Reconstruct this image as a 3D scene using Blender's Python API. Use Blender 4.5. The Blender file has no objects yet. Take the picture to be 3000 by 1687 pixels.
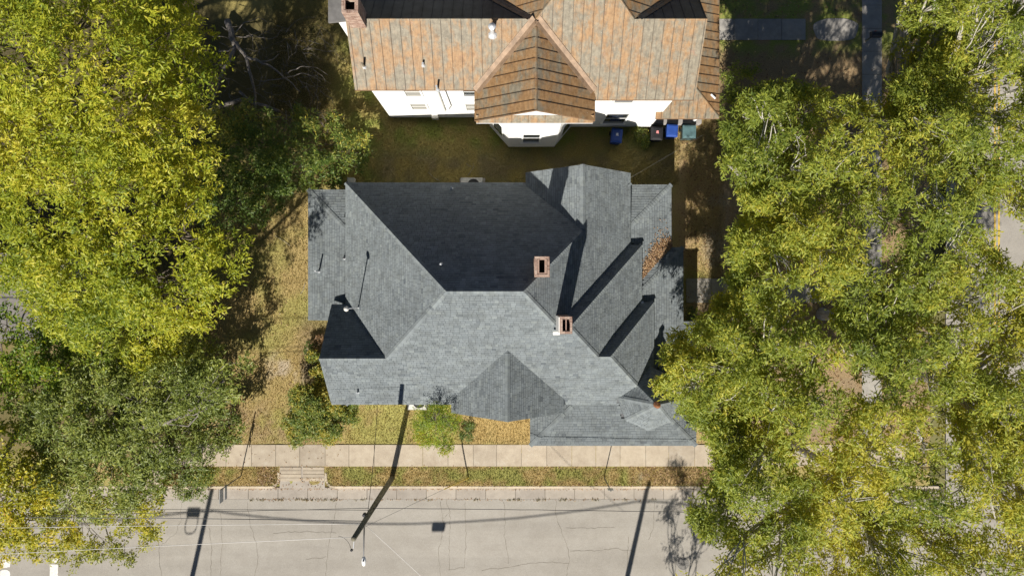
import bpy, math, random
import numpy as np
from mathutils import Vector, Matrix
random.seed(7)
RNG = np.random.default_rng(11)
S = bpy.context.scene
COL = S.collection
# ---------------------------------------------------------------- camera, sky, sun, exposure
H = 41.6            # flying height above the lawn (m)
F = 2080.0          # focal length in photo pixels (3000 px wide)
CX, CY = 1500.0, 843.5
cam_d = bpy.data.cameras.new('camera'); cam = bpy.data.objects.new('camera', cam_d); COL.objects.link(cam)
cam.location = (0, 0, H); cam.rotation_euler = (0, 0, 0)
cam_d.sensor_width = 36.0; cam_d.sensor_fit = 'HORIZONTAL'; cam_d.lens = F / 3000.0 * 36.0
cam_d.clip_start = 0.5; cam_d.clip_end = 2000
S.camera = cam
SX, SY = 0.28, 1.24                                   # shadow shift per metre of height
SUN_EL = math.atan(1 / math.hypot(SX, SY)); SUN_AZ = math.atan2(-SX, -SY)
world = bpy.data.worlds.new('World'); S.world = world; world.use_nodes = True
wn = world.node_tree; wn.nodes.clear()
wo = wn.nodes.new('ShaderNodeOutputWorld'); wb = wn.nodes.new('ShaderNodeBackground'); ws = wn.nodes.new('ShaderNodeTexSky')
ws.sky_type = 'NISHITA'; ws.sun_disc = False; ws.sun_elevation = SUN_EL; ws.sun_rotation = SUN_AZ % (2 * math.pi)
ws.air_density = 0.5; ws.dust_density = 0.1
wb.inputs['Strength'].default_value = 0.05
wn.links.new(ws.outputs[0], wb.inputs[0]); wn.links.new(wb.outputs[0], wo.inputs[0])
sun_d = bpy.data.lights.new('sun', 'SUN'); sun_d.energy = 5.0; sun_d.angle = math.radians(0.53); sun_d.color = (1.0, 0.945, 0.86)
sun = bpy.data.objects.new('sun', sun_d); COL.objects.link(sun)
sun.rotation_euler = Vector((SX, SY, -1)).to_track_quat('-Z', 'Y').to_euler(); sun.location = (-20, -60, 60)
S.view_settings.view_transform = 'Standard'; S.view_settings.look = 'None'
S.view_settings.exposure = 0.58; S.view_settings.gamma = 1.0
S.render.engine = 'CYCLES'
S.cycles.max_bounces = 6; S.cycles.transparent_max_bounces = 4

def P(px, py, z=0.0):
    """photo pixel + real height -> place in the world"""
    d = (H - z) / F
    return Vector(((px - CX) * d, (CY - py) * d, z))

# ---------------------------------------------------------------- materials
MATS = {}
def nodes_of(name):
    m = bpy.data.materials.new(name); m.use_nodes = True
    nt = m.node_tree; nt.nodes.clear()
    o = nt.nodes.new('ShaderNodeOutputMaterial'); b = nt.nodes.new('ShaderNodeBsdfPrincipled')
    nt.links.new(b.outputs[0], o.inputs[0]); MATS[name] = m
    return m, nt, b, o
def ramp(nt, fac, stops, interp='LINEAR'):
    r = nt.nodes.new('ShaderNodeValToRGB'); r.color_ramp.interpolation = interp
    el = r.color_ramp.elements
    while len(el) < len(stops): el.new(0.5)
    for e, (p, c) in zip(el, stops): e.position = p; e.color = (*c, 1)
    nt.links.new(fac, r.inputs[0]); return r.outputs[0]
def noise(nt, scale, detail=4, rough=0.6, coord=None, stretch=None):
    n = nt.nodes.new('ShaderNodeTexNoise'); n.inputs['Scale'].default_value = scale; n.inputs['Detail'].default_value = detail; n.inputs['Roughness'].default_value = rough
    g = nt.nodes.new('ShaderNodeNewGeometry'); v = g.outputs['Position']
    if stretch:
        mp = nt.nodes.new('ShaderNodeMapping'); mp.inputs['Scale'].default_value = stretch; nt.links.new(v, mp.inputs[0]); v = mp.outputs[0]
    nt.links.new(v, n.inputs['Vector']); return n.outputs['Fac']
def mixc(nt, fac, a, b, mode='MIX'):
    m = nt.nodes.new('ShaderNodeMix'); m.data_type = 'RGBA'; m.blend_type = mode
    for k, s in ((0, fac), (6, a), (7, b)):
        if isinstance(s, (int, float)): m.inputs[k].default_value = s
        elif isinstance(s, tuple): m.inputs[k].default_value = (*s, 1)
        else: nt.links.new(s, m.inputs[k])
    return m.outputs[2]
def bump(nt, b, h, strength=0.3, dist=0.02):
    n = nt.nodes.new('ShaderNodeBump'); n.inputs['Strength'].default_value = strength; n.inputs['Distance'].default_value = dist
    nt.links.new(h, n.inputs['Height']); nt.links.new(n.outputs[0], b.inputs['Normal'])
def attr(nt, name):
    a = nt.nodes.new('ShaderNodeAttribute'); a.attribute_name = name; return a
def objrand(nt):
    return nt.nodes.new('ShaderNodeObjectInfo').outputs['Random']
def simple(name, col, rough=0.7, var=0.15, scale=6.0, metallic=0.0, spec=0.3, bmp=0.0, bscale=40):
    m, nt, b, o = nodes_of(name)
    d = tuple(max(0, c * (1 - var)) for c in col); l = tuple(min(1, c * (1 + var)) for c in col)
    nt.links.new(ramp(nt, noise(nt, scale), [(0.3, d), (0.7, l)]), b.inputs['Base Color'])
    b.inputs['Roughness'].default_value = rough; b.inputs['Metallic'].default_value = metallic; b.inputs['Specular IOR Level'].default_value = spec
    if bmp: bump(nt, b, noise(nt, bscale, 3), bmp)
    return m
def shingle_mat():
    m, nt, b, o = nodes_of('shingle')
    t = attr(nt, 'tint').outputs['Fac']
    c = ramp(nt, t, [(0, (.135, .150, .160)), (.3, (.200, .220, .222)), (.42, (.226, .246, .246)), (.6, (.245, .266, .266)), (.85, (.272, .295, .284)), (1, (.298, .322, .310))])
    st = noise(nt, .55, 5, .65)
    c = mixc(nt, 1.0, c, ramp(nt, st, [(.3, (.76, .785, .82)), (.7, (.93, .955, .985))]), 'MULTIPLY')
    st2 = noise(nt, 2.2, 3, .6, stretch=(1, 1, 1))
    c = mixc(nt, 1.0, c, ramp(nt, st2, [(.33, (.86, .85, .83)), (.6, (1.03, 1.03, 1.03))]), 'MULTIPLY')
    nt.links.new(c, b.inputs['Base Color']); b.inputs['Roughness'].default_value = .88; b.inputs['Specular IOR Level'].default_value = .2; b.inputs['Diffuse Roughness'].default_value = .55
    bump(nt, b, noise(nt, 160, 2), .35, .004)
shingle_mat()
def rust_mat(name, base_shift=0.0):
    m, nt, b, o = nodes_of(name)
    r = objrand(nt)
    n1 = noise(nt, .9, 6, .7, stretch=(1.6, .7, 1)); n2 = noise(nt, 5, 5, .7); n3 = noise(nt, 1.7, 5, .75)
    rustc = ramp(nt, n2, [(.25, (.235, .13, .06)), (.5, (.36, .215, .105)), (.75, (.43, .28, .15))])
    grey = ramp(nt, n2, [(.3, (.17, .155, .12)), (.7, (.32, .295, .235))])
    pink = ramp(nt, n2, [(.3, (.34, .19, .125)), (.7, (.41, .25, .18))])
    ad = nt.nodes.new('ShaderNodeMath'); ad.operation = 'MULTIPLY_ADD'; nt.links.new(r, ad.inputs[0]); ad.inputs[1].default_value = .09; nt.links.new(n1, ad.inputs[2])
    f = ramp(nt, ad.outputs[0], [(.46 + base_shift, (0, 0, 0)), (.60 + base_shift, (.9, .9, .9))])
    c = mixc(nt, f, rustc, grey)
    f2 = ramp(nt, n3, [(.60, (0, 0, 0)), (.70, (.55, .55, .55))])
    c = mixc(nt, f2, c, pink); c = mixc(nt, 1.0, c, ramp(nt, attr(nt, 'tint').outputs['Fac'], [(0, (.22, .20, .18)), (.3, (.5, .48, .46)), (.5, (.80, .80, .77))]), 'MULTIPLY'); c = mixc(nt, 1.0, c, ramp(nt, noise(nt, 3.2, 4, .7, stretch=(3.0, .5, 1)), [(.3, (.72, .72, .72)), (.6, (1.08, 1.07, 1.05))]), 'MULTIPLY')
    n4 = noise(nt, 26, 2, .5)
    c = mixc(nt, ramp(nt, n4, [(.68, (0, 0, 0)), (.74, (.6, .6, .6))]), c, (.10, .07, .05))
    n5 = noise(nt, 17, 2, .5)
    c = mixc(nt, ramp(nt, n5, [(.74, (0, 0, 0)), (.78, (.7, .7, .7))]), c, (.62, .58, .5))
    nt.links.new(c, b.inputs['Base Color']); b.inputs['Roughness'].default_value = .62; b.inputs['Metallic'].default_value = .0; b.inputs['Specular IOR Level'].default_value = .35
    bump(nt, b, noise(nt, 9, 4), .15, .02)
rust_mat('rusty_metal')
rust_mat('rusty_brown_metal', .05)
simple('shaded_metal', (.075, .072, .068), .6, .35, 2.0)  # roof metal for the north slopes, their shade put into the base colour
simple('flashing', (.27, .185, .12), .6, .35, 3)
def leaf_mat(name, stops, trans=.35, tcol=None):
    m, nt, b, o = nodes_of(name)
    t = attr(nt, 'tint').outputs['Fac']
    c = ramp(nt, t, stops)
    nt.links.new(c, b.inputs['Base Color']); b.inputs['Roughness'].default_value = .45; b.inputs['Specular IOR Level'].default_value = .35
    tr = nt.nodes.new('ShaderNodeBsdfTranslucent'); c2 = mixc(nt, 1.0, c, tcol or (1.25, 1.15, .5), 'MULTIPLY'); nt.links.new(c2, tr.inputs[0])
    mx = nt.nodes.new('ShaderNodeMixShader'); mx.inputs[0].default_value = trans
    nt.links.new(b.outputs[0], mx.inputs[1]); nt.links.new(tr.outputs[0], mx.inputs[2]); nt.links.new(mx.outputs[0], o.inputs[0])
leaf_mat('leaf_yellow_green', [(0, (.11, .175, .022)), (.35, (.265, .33, .03)), (.7, (.46, .48, .04)), (1, (.63, .57, .07))], .42)
leaf_mat('leaf_green', [(0, (.12, .18, .035)), (.4, (.26, .325, .055)), (.75, (.41, .455, .07)), (1, (.56, .52, .075))], .5)   # street trees
leaf_mat('leaf_olive', [(0, (.085, .12, .02)), (.45, (.20, .245, .045)), (.8, (.33, .36, .07)), (1, (.46, .43, .075))], .28)
leaf_mat('leaf_bright', [(0, (.06, .14, .015)), (.5, (.16, .25, .02)), (.85, (.30, .34, .02)), (1, (.42, .38, .03))])
leaf_mat('leaf_gold', [(0, (.15, .18, .02)), (.45, (.42, .41, .025)), (.8, (.62, .50, .035)), (1, (.52, .30, .035))])
leaf_mat('leaf_shrub', [(0, (.05, .10, .02)), (.5, (.11, .17, .03)), (.85, (.23, .27, .05)), (1, (.45, .38, .06))], .3)
leaf_mat('dry_leaf', [(0, (.12, .07, .04)), (.4, (.28, .16, .08)), (.75, (.41, .26, .13)), (1, (.52, .40, .24))], .1)
leaf_mat('grass_blade', [(0, (.12, .15, .03)), (.35, (.26, .25, .07)), (.7, (.44, .33, .14)), (1, (.52, .42, .22))], .2)
def bark(name, a, bcol):
    m, nt, b, o = nodes_of(name)
    nt.links.new(ramp(nt, noise(nt, 9, 6, .7, stretch=(1, 1, .3)), [(.35, a), (.65, bcol)]), b.inputs['Base Color']); b.inputs['Roughness'].default_value = .9
    bump(nt, b, noise(nt, 22, 4), .5, .03)
bark('bark_pale', (.27, .25, .21), (.52, .49, .43)); bark('bark_dark', (.07, .055, .04), (.17, .14, .11)); bark('bark_dead', (.10, .085, .075), (.23, .205, .18))
bark('pole_wood', (.09, .085, .06), (.20, .18, .125))
def ground_mat(name, fine=True):
    m, nt, b, o = nodes_of(name)
    c = attr(nt, 'gcol').outputs['Color']
    n = noise(nt, 14, 6, .8); c = mixc(nt, 1.0, c, ramp(nt, n, [(.3, (.62, .62, .62)), (.7, (1.3, 1.28, 1.22))]), 'MULTIPLY')
    n2 = noise(nt, 55, 3, .7); c = mixc(nt, 1.0, c, ramp(nt, n2, [(.3, (.72, .74, .7)), (.7, (1.22, 1.2, 1.15))]), 'MULTIPLY')
    nt.links.new(c, b.inputs['Base Color']); b.inputs['Roughness'].default_value = .95; b.inputs['Specular IOR Level'].default_value = .1
    bump(nt, b, noise(nt, 38, 5, .7), .8, .05)
ground_mat('lawn')
simple('far_ground', (.16, .15, .06), .95, .4, .3)
def concrete(name, c0, c1, spot=(.8, .75, .66)):
    m, nt, b, o = nodes_of(name)
    r = objrand(nt)
    c = ramp(nt, noise(nt, 1.6, 6, .7), [(.3, c0), (.7, c1)])
    c = mixc(nt, 1.0, c, ramp(nt, r, [(0, (.88, .87, .86)), (1, (1.08, 1.06, 1.02))]), 'MULTIPLY')
    c = mixc(nt, 1.0, c, ramp(nt, noise(nt, 60, 3, .7), [(.3, (.88, .88, .88)), (.7, (1.08, 1.08, 1.08))]), 'MULTIPLY')
    c = mixc(nt, ramp(nt, noise(nt, .8, 5, .8), [(.55, (0, 0, 0)), (.72, (.55, .55, .55))]), c, tuple(x * .55 for x in spot))
    nt.links.new(c, b.inputs['Base Color']); b.inputs['Roughness'].default_value = .9; b.inputs['Specular IOR Level'].default_value = .2
    bump(nt, b, noise(nt, 70, 3), .2, .006)
concrete('sidewalk_concrete', (.38, .32, .25), (.52, .455, .36))
concrete('gutter_concrete', (.34, .305, .265), (.44, .40, .35))
concrete('curb_concrete', (.48, .41, .31), (.62, .54, .42))
concrete('grey_concrete', (.28, .27, .25), (.42, .40, .37))
def asphalt():
    m, nt, b, o = nodes_of('road_surface')
    c = ramp(nt, noise(nt, .35, 6, .65, stretch=(.35, 1.2, 1)), [(.3, (.325, .303, .272)), (.7, (.39, .366, .33))])
    c = mixc(nt, 1.0, c, ramp(nt, noise(nt, 1.0, 3, .6, stretch=(.03, .9, 1)), [(.35, (.93, .93, .925)), (.65, (1.04, 1.04, 1.035))]), 'MULTIPLY')
    c = mixc(nt, 1.0, c, ramp(nt, noise(nt, .9, 6, .75), [(.35, (.93, .92, .90)), (.65, (1.05, 1.05, 1.04))]), 'MULTIPLY'); c = mixc(nt, 1.0, c, ramp(nt, noise(nt, 26, 4, .85), [(.3, (.86, .86, .86)), (.7, (1.12, 1.12, 1.12))]), 'MULTIPLY')
    c = mixc(nt, 1.0, c, ramp(nt, noise(nt, 75, 3, .8), [(.3, (.8, .8, .8)), (.7, (1.18, 1.17, 1.15))]), 'MULTIPLY')
    c = mixc(nt, 1.0, c, ramp(nt, noise(nt, 11, 4, .7), [(.3, (.95, .95, .95)), (.7, (1.05, 1.05, 1.05))]), 'MULTIPLY')
    nt.links.new(c, b.inputs['Base Color']); b.inputs['Roughness'].default_value = .9; b.inputs['Specular IOR Level'].default_value = .2
    bump(nt, b, noise(nt, 130, 2), .3, .006)
asphalt()
simple('crack_fill', (.15, .13, .10), .95, .3, 3)
simple('white_paint_worn', (.72, .70, .66), .8, .15, 9); simple('yellow_paint', (.62, .42, .07), .8, .2, 8)
simple('white_siding', (.74, .74, .72), .6, .03, 3); simple('grey_siding', (.55, .55, .53), .7, .06, 3)
simple('trim_white', (.78, .78, .76), .5, .05, 3); simple('window_dark', (.03, .035, .04), .12, .3, 2, spec=.6); simple('window_blind', (.30, .29, .26), .5, .1, 30)
simple('fascia_dark', (.10, .105, .11), .7, .1, 5); simple('fascia_brown', (.20, .12, .07), .7, .2, 5)
def brickmat():
    m, nt, b, o = nodes_of('brick')
    c = ramp(nt, attr(nt, 'tint').outputs['Fac'], [(0, (.19, .11, .08)), (.5, (.32, .205, .155)), (1, (.44, .33, .26))])
    c = mixc(nt, ramp(nt, noise(nt, 14, 4, .7), [(.5, (0, 0, 0)), (.7, (.6, .6, .6))]), c, (.55, .46, .38))
    nt.links.new(c, b.inputs['Base Color']); b.inputs['Roughness'].default_value = .9; bump(nt, b, noise(nt, 60, 3), .4, .01)
brickmat()
simple('mortar', (.42, .36, .30), .95, .2, 20); simple('soot', (.012, .011, .010), .95, .2, 8); simple('whitewash', (.72, .70, .66), .8, .12, 8)
simple('galvanized', (.62, .64, .66), .45, .1, 8, .4); simple('dark_pipe', (.05, .05, .055), .6, .2, 8); simple('white_pipe', (.75, .75, .75), .5, .05, 8)
simple('copper', (.50, .22, .11), .35, .25, 9, .7); simple('bin_blue', (.025, .07, .30), .45, .12, 5); simple('bin_black', (.02, .02, .022), .5, .2, 5); simple('bin_teal', (.09, .16, .17), .45, .15, 5)
simple('rubber', (.02, .02, .02), .8, .1, 5); simple('sticker_pink', (.65, .25, .25), .6, .1, 9); simple('sticker_white', (.7, .7, .72), .6, .1, 9)
simple('wire_black', (.03, .03, .032), .6, .1, 5); simple('wire_pale', (.62, .60, .57), .5, .1, 5, .2); simple('wire_grey', (.16, .16, .16), .6, .2, 3)
simple('sign_back', (.36, .40, .44), .45, .1, 4, .4); simple('post_steel', (.18, .18, .17), .6, .2, 5, .3); simple('guard_yellow', (.70, .48, .04), .5, .1, 5)
simple('ac_case', (.58, .57, .53), .5, .08, 6); simple('ac_fan', (.05, .05, .05), .6, .2, 5); simple('iron', (.20, .19, .175), .7, .3, 9, .3)
simple('shed_roof', (.20, .185, .17), .85, .2, 2); simple('felt_roof', (.15, .145, .14), .9, .25, 2.5); simple('mailbox_black', (.03, .035, .045), .4, .1, 5)
simple('porch_floor', (.32, .30, .28), .7, .1, 4); simple('cardboard', (.50, .30, .13), .8, .15, 6)

# ---------------------------------------------------------------- mesh helpers
class MB:
    def __init__(s): s.v = []; s.f = []; s.t = []; s.tint = 0.5
    def face(s, idx): s.f.append(idx); s.t.append(s.tint)
    def poly(s, pts): 
        i = len(s.v); s.v += [tuple(p) for p in pts]; s.face(tuple(range(i, i + len(pts))))
    def prism(s, pts, dz):
        """top polygon (3D, ccw from above), walls going down by dz"""
        n = len(pts); i = len(s.v)
        s.v += [tuple(p) for p in pts] + [(p[0], p[1], p[2] - dz) for p in pts]
        s.face(tuple(range(i, i + n))); s.face(tuple(range(i + 2 * n - 1, i + n - 1, -1)))
        for k in range(n):
            a, b = i + k, i + (k + 1) % n
            s.face((b, a, a + n, b + n))
    def box(s, x0, x1, y0, y1, z0, z1): s.prism([(x0, y0, z1), (x1, y0, z1), (x1, y1, z1), (x0, y1, z1)], z1 - z0)
    def obox(s, c, ax, ay, az):
        c = Vector(c); i = len(s.v)
        for k in (-1, 1):
            for p, q in ((-1, -1), (1, -1), (1, 1), (-1, 1)): s.v.append(tuple(c + ax * p + ay * q + az * k))
        for f in ((3, 2, 1, 0), (4, 5, 6, 7), (0, 1, 5, 4), (1, 2, 6, 5), (2, 3, 7, 6), (3, 0, 4, 7)): s.face(tuple(i + k for k in f))
    def tube(s, pts, rad, seg=8, cap=True):
        pts = [Vector(p) for p in pts]; n = len(pts)
        if not hasattr(rad, '__len__'): rad = [rad] * n
        i0 = len(s.v); up = Vector((.13, .27, 1)).normalized()
        for k, p in enumerate(pts):
            d = (pts[min(k + 1, n - 1)] - pts[max(k - 1, 0)]).normalized()
            a = d.cross(up)
            if a.length < .05: a = d.cross(Vector((1, 0, 0)))
            a.normalize(); b = d.cross(a)
            for j in range(seg):
                t = 2 * math.pi * j / seg
                s.v.append(tuple(p + (a * math.cos(t) + b * math.sin(t)) * rad[k]))
        for k in range(n - 1):
            for j in range(seg):
                a = i0 + k * seg + j; b = i0 + k * seg + (j + 1) % seg
                s.face((a, a + seg, b + seg, b))
        if cap:
            s.face(tuple(i0 + j for j in range(seg))); s.face(tuple(i0 + (n - 1) * seg + j for j in reversed(range(seg))))
    def lathe(s, c, prof, seg=16, sy=1.0):
        c = Vector(c); i0 = len(s.v)
        for r, z in prof:
            for j in range(seg):
                t = 2 * math.pi * j / seg; s.v.append((c.x + r * math.cos(t), c.y + r * sy * math.sin(t), c.z + z))
        for k in range(len(prof) - 1):
            for j in range(seg):
                a = i0 + k * seg + j; b = i0 + k * seg + (j + 1) % seg; s.face((a, b, b + seg, a + seg))
        s.face(tuple(i0 + j for j in reversed(range(seg)))); s.face(tuple(i0 + (len(prof) - 1) * seg + j for j in range(seg)))
    def mesh(s, name, mat, smooth=False):
        me = bpy.data.meshes.new(name); me.from_pydata(s.v, [], s.f)
        a = me.attributes.new('tint', 'FLOAT', 'FACE'); a.data.foreach_set('value', np.array(s.t, 'f'))
        if mat: me.materials.append(MATS[mat])
        if smooth: me.polygons.foreach_set('use_smooth', [True] * len(me.polygons))
        me.update(); return me
    def build(s, name, mat, parent=None, smooth=False, kind=None):
        return link(name, s.mesh(name, mat, smooth), parent, kind)
def link(name, me, parent=None, kind=None):
    o = bpy.data.objects.new(name, me); COL.objects.link(o)
    if parent is not None: child(o, parent)
    if kind: o['kind'] = kind
    return o
def child(o, parent):
    o.parent = parent
    if parent.type == 'EMPTY': o.matrix_parent_inverse = Matrix.Translation(parent.location).inverted()
def thing(name, loc, label, cat, group=None):
    o = bpy.data.objects.new(name, None); COL.objects.link(o); o.location = loc; o.empty_display_size = .3
    return tag(o, label, cat, group)
def tag(o, label, cat, group=None, kind=None):
    o['label'] = label; o['category'] = cat
    if group: o['group'] = group
    if kind: o['kind'] = kind
    return o
def struct(o, label=None):
    o['kind'] = 'structure'
    if label: o['label'] = label
    return o
def npmesh(name, verts, faces, mat, tint=None):
    """verts (n,3), faces (m,k) arrays -> mesh"""
    me = bpy.data.meshes.new(name); n, k = faces.shape
    me.vertices.add(len(verts)); me.vertices.foreach_set('co', np.ascontiguousarray(verts, 'f').ravel())
    me.loops.add(n * k); me.loops.foreach_set('vertex_index', np.ascontiguousarray(faces, 'i').ravel())
    me.polygons.add(n); me.polygons.foreach_set('loop_start', np.arange(0, n * k, k, dtype='i'))
    me.update(calc_edges=True)
    if tint is not None:
        a = me.attributes.new('tint', 'FLOAT', 'FACE'); a.data.foreach_set('value', np.ascontiguousarray(tint, 'f'))
    me.materials.append(MATS[mat]); return me
def vnoise(x, y, scale, seed=0):
    x = np.asarray(x, float) * scale + 113.7 * seed; y = np.asarray(y, float) * scale - 57.3 * seed
    xi = np.floor(x).astype(int); yi = np.floor(y).astype(int); fx = x - xi; fy = y - yi
    fx = fx * fx * (3 - 2 * fx); fy = fy * fy * (3 - 2 * fy)
    def h(a, b):
        n = (a * 374761393 + b * 668265263 + seed * 144269) & 0x7fffffff
        n = ((n ^ (n >> 13)) * 1274126177) & 0x7fffffff
        return ((n ^ (n >> 16)) & 0xffff) / 65535.0
    return (h(xi, yi) * (1 - fx) + h(xi + 1, yi) * fx) * (1 - fy) + (h(xi, yi + 1) * (1 - fx) + h(xi + 1, yi + 1) * fx) * fy
def fbm(x, y, scale, seed=0, oct=4):
    s = 0; a = .5; t = 0
    for k in range(oct): s = s + a * vnoise(x, y, scale * 2 ** k, seed + k); t += a; a *= .55
    return s / t
def clip_half(poly, a, b, c):
    """keep a*x+b*y+c >= 0"""
    out = []
    for k in range(len(poly)):
        p, q = poly[k], poly[(k + 1) % len(poly)]
        dp = a * p[0] + b * p[1] + c; dq = a * q[0] + b * q[1] + c
        if dp >= 0: out.append(p)
        if (dp > 0 and dq < 0) or (dp < 0 and dq > 0):
            t = dp / (dp - dq); out.append((p[0] + t * (q[0] - p[0]), p[1] + t * (q[1] - p[1])))
    return out
def clip_conv(poly, conv):
    for k in range(len(conv)):
        p, q = conv[k], conv[(k + 1) % len(conv)]
        poly = clip_half(poly, -(q[1] - p[1]), q[0] - p[0], (q[1] - p[1]) * p[0] - (q[0] - p[0]) * p[1])
        if len(poly) < 3: return []
    return poly
def area2(poly): return .5 * sum(poly[k][0] * poly[(k + 1) % len(poly)][1] - poly[(k + 1) % len(poly)][0] * poly[k][1] for k in range(len(poly)))
def inside(p, conv, eps=1e-4):
    for k in range(len(conv)):
        a, b = conv[k], conv[(k + 1) % len(conv)]
        if (b[0] - a[0]) * (p[1] - a[1]) - (b[1] - a[1]) * (p[0] - a[0]) < -eps: return False
    return True
def rect(x0, x1, y0, y1): return [(x0, y0), (x1, y0), (x1, y1), (x0, y1)]

# ---------------------------------------------------------------- ground, streets, pavements
g = MB(); g.poly([(-600, -600, -.30), (600, -600, -.30), (600, 600, -.30), (-600, 600, -.30)])
struct(g.build('ground', 'far_ground'), 'wide ground under the whole neighbourhood')
CURB_Y = -11.60; SIDE_X = 24.6
# the lawn sheet: straw, green, bare earth and leaf litter in patches
def lawn():
    st = .22; xs = np.arange(-60, SIDE_X + .01, st); ys = np.arange(CURB_Y, 60, st)
    X, Y = np.meshgrid(xs, ys); nx, ny = len(xs), len(ys)
    Z = (fbm(X, Y, .8, 3) - .5) * .05
    Z[0, :] = 0
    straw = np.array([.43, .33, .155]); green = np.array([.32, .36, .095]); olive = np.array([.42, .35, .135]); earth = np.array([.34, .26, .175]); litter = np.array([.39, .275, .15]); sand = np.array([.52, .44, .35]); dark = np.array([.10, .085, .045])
    n1 = fbm(X, Y, .55, 1); n2 = fbm(X, Y, 1.6, 5); n3 = fbm(X, Y, .9, 9)
    def sm(a, lo, hi): return np.clip((a - lo) / (hi - lo), 0, 1)[..., None]
    def box(x0, x1, y0, y1, f=.8):
        return (np.clip((X - x0) / f + .5, 0, 1) * np.clip((x1 - X) / f + .5, 0, 1) * np.clip((Y - y0) / f + .5, 0, 1) * np.clip((y1 - Y) / f + .5, 0, 1))[..., None]
    def px(x0, x1, y0, y1, f=.8):
        a = P(x0, y1); b = P(x1, y0); return box(a.x, b.x, a.y, b.y, f)
    c = straw * (1 - sm(n1, .42, .62)) + (straw * .55 + green * .45) * sm(n1, .42, .62)
    def over(c, col, m): return c * (1 - m) + col * m
    c = over(c, olive * (1 - sm(n2, .4, .65)) + green * sm(n2, .4, .65), px(940, 1985, -200, 545) * np.ones_like(n1)[..., None])              # yard between the houses
    c = over(c, earth * 1.0, px(1100, 1990, 440, 545, 1.2) * sm(n2, .35, .6) * .8)
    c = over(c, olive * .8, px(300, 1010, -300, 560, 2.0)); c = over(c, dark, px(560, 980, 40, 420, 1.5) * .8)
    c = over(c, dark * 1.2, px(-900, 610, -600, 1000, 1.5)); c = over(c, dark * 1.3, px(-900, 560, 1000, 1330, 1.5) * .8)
    c = over(c, litter * .55 + earth * .45, px(2085, 2730, 0, 1320, 1.2))
    c = over(c, earth, px(2120, 2730, 300, 1320, 1.2) * sm(n3, .45, .6) * .8)
    c = over(c, green * .9, px(2090, 2640, -200, 160, .8) * sm(n2, .4, .6))
    c = over(c, straw * .8 + litter * .25, px(1975, 2110, 330, 790, .7)); c = over(c, litter * 1.05 + .03, px(1975, 2110, 460, 760, .7) * sm(n2, .45, .6) * .7); c = over(c, sand * .8, px(2060, 2130, 560, 800, .6) * sm(n3, .4, .6) * .8)
    c = over(c, earth * .9 + .03, px(2030, 2130, 880, 1000, .6))
    c = over(c, green * 1.15 * .55 + straw * .5, px(1030, 1345, 1180, 1300, .5) * sm(n2, .3, .5)); c = over(c, straw * 1.05 + np.array([.05, .02, 0]), px(1390, 1560, 1215, 1300, .5))
    c = over(c, sand, px(790, 925, 1040, 1120, .9) * sm(n3, .5, .62)); c = over(c, earth * .6 + straw * .45, px(640, 960, 1180, 1305, 1.5) * sm(n2, .42, .6))
    c = over(c, (straw * .92 + litter * .08) * (1 - sm(n2, .38, .58)) + (green * .65 + straw * .35) * sm(n2, .42, .6), px(400, 2100, 1366, 1440, .3))
    c = over(c, litter * .9, px(760, 815, 1366, 1415, .4) * .8); c = over(c, sand * .95, px(1870, 1990, 1372, 1412, .5) * sm(n2, .42, .55)); c = over(c, litter * 1.1, px(1850, 2120, 1366, 1425, .3) * sm(n2, .36, .5) * (1 - sm(n3, .55, .65)))
    c = over(c, litter * .7, px(400, 520, 1340, 1430, .6) * .7)
    c = over(c, earth * .7, px(880, 1010, 930, 1190, .6) * .6)
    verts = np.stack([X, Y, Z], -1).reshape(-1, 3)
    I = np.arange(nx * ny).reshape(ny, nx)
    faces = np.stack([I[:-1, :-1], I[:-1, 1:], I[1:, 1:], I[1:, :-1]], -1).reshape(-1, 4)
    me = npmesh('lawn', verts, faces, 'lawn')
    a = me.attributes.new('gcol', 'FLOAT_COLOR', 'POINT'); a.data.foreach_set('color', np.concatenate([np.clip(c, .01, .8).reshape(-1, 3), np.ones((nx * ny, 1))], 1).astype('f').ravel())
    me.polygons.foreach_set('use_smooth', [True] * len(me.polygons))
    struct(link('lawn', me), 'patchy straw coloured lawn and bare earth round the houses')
lawn()
ROADZ = -.13
rd = MB(); rd.poly([(-300, -21.9, ROADZ), (300, -21.9, ROADZ), (300, -12.40, ROADZ), (-300, -12.40, ROADZ)])
road = struct(rd.build('road', 'road_surface'), 'pale worn street with fine cracks')
rd = MB(); rd.poly([(25.5, -12.40, ROADZ), (33.6, -12.40, ROADZ), (33.6, 200, ROADZ), (25.5, 200, ROADZ)])
side = struct(rd.build('road', 'road_surface'), 'side street under the trees with yellow centre lines')
for dx in (-.12, .12):
    m = MB(); y = -6.0
    while y < 60: m.poly([(28.5 + dx - .05, y, ROADZ + .004), (28.5 + dx + .05, y, ROADZ + .004), (28.5 + dx + .05, y + 6, ROADZ + .004), (28.5 + dx - .05, y + 6, ROADZ + .004)]); y += 6.0
    m.build('centre_line', 'yellow_paint', side)
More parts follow.
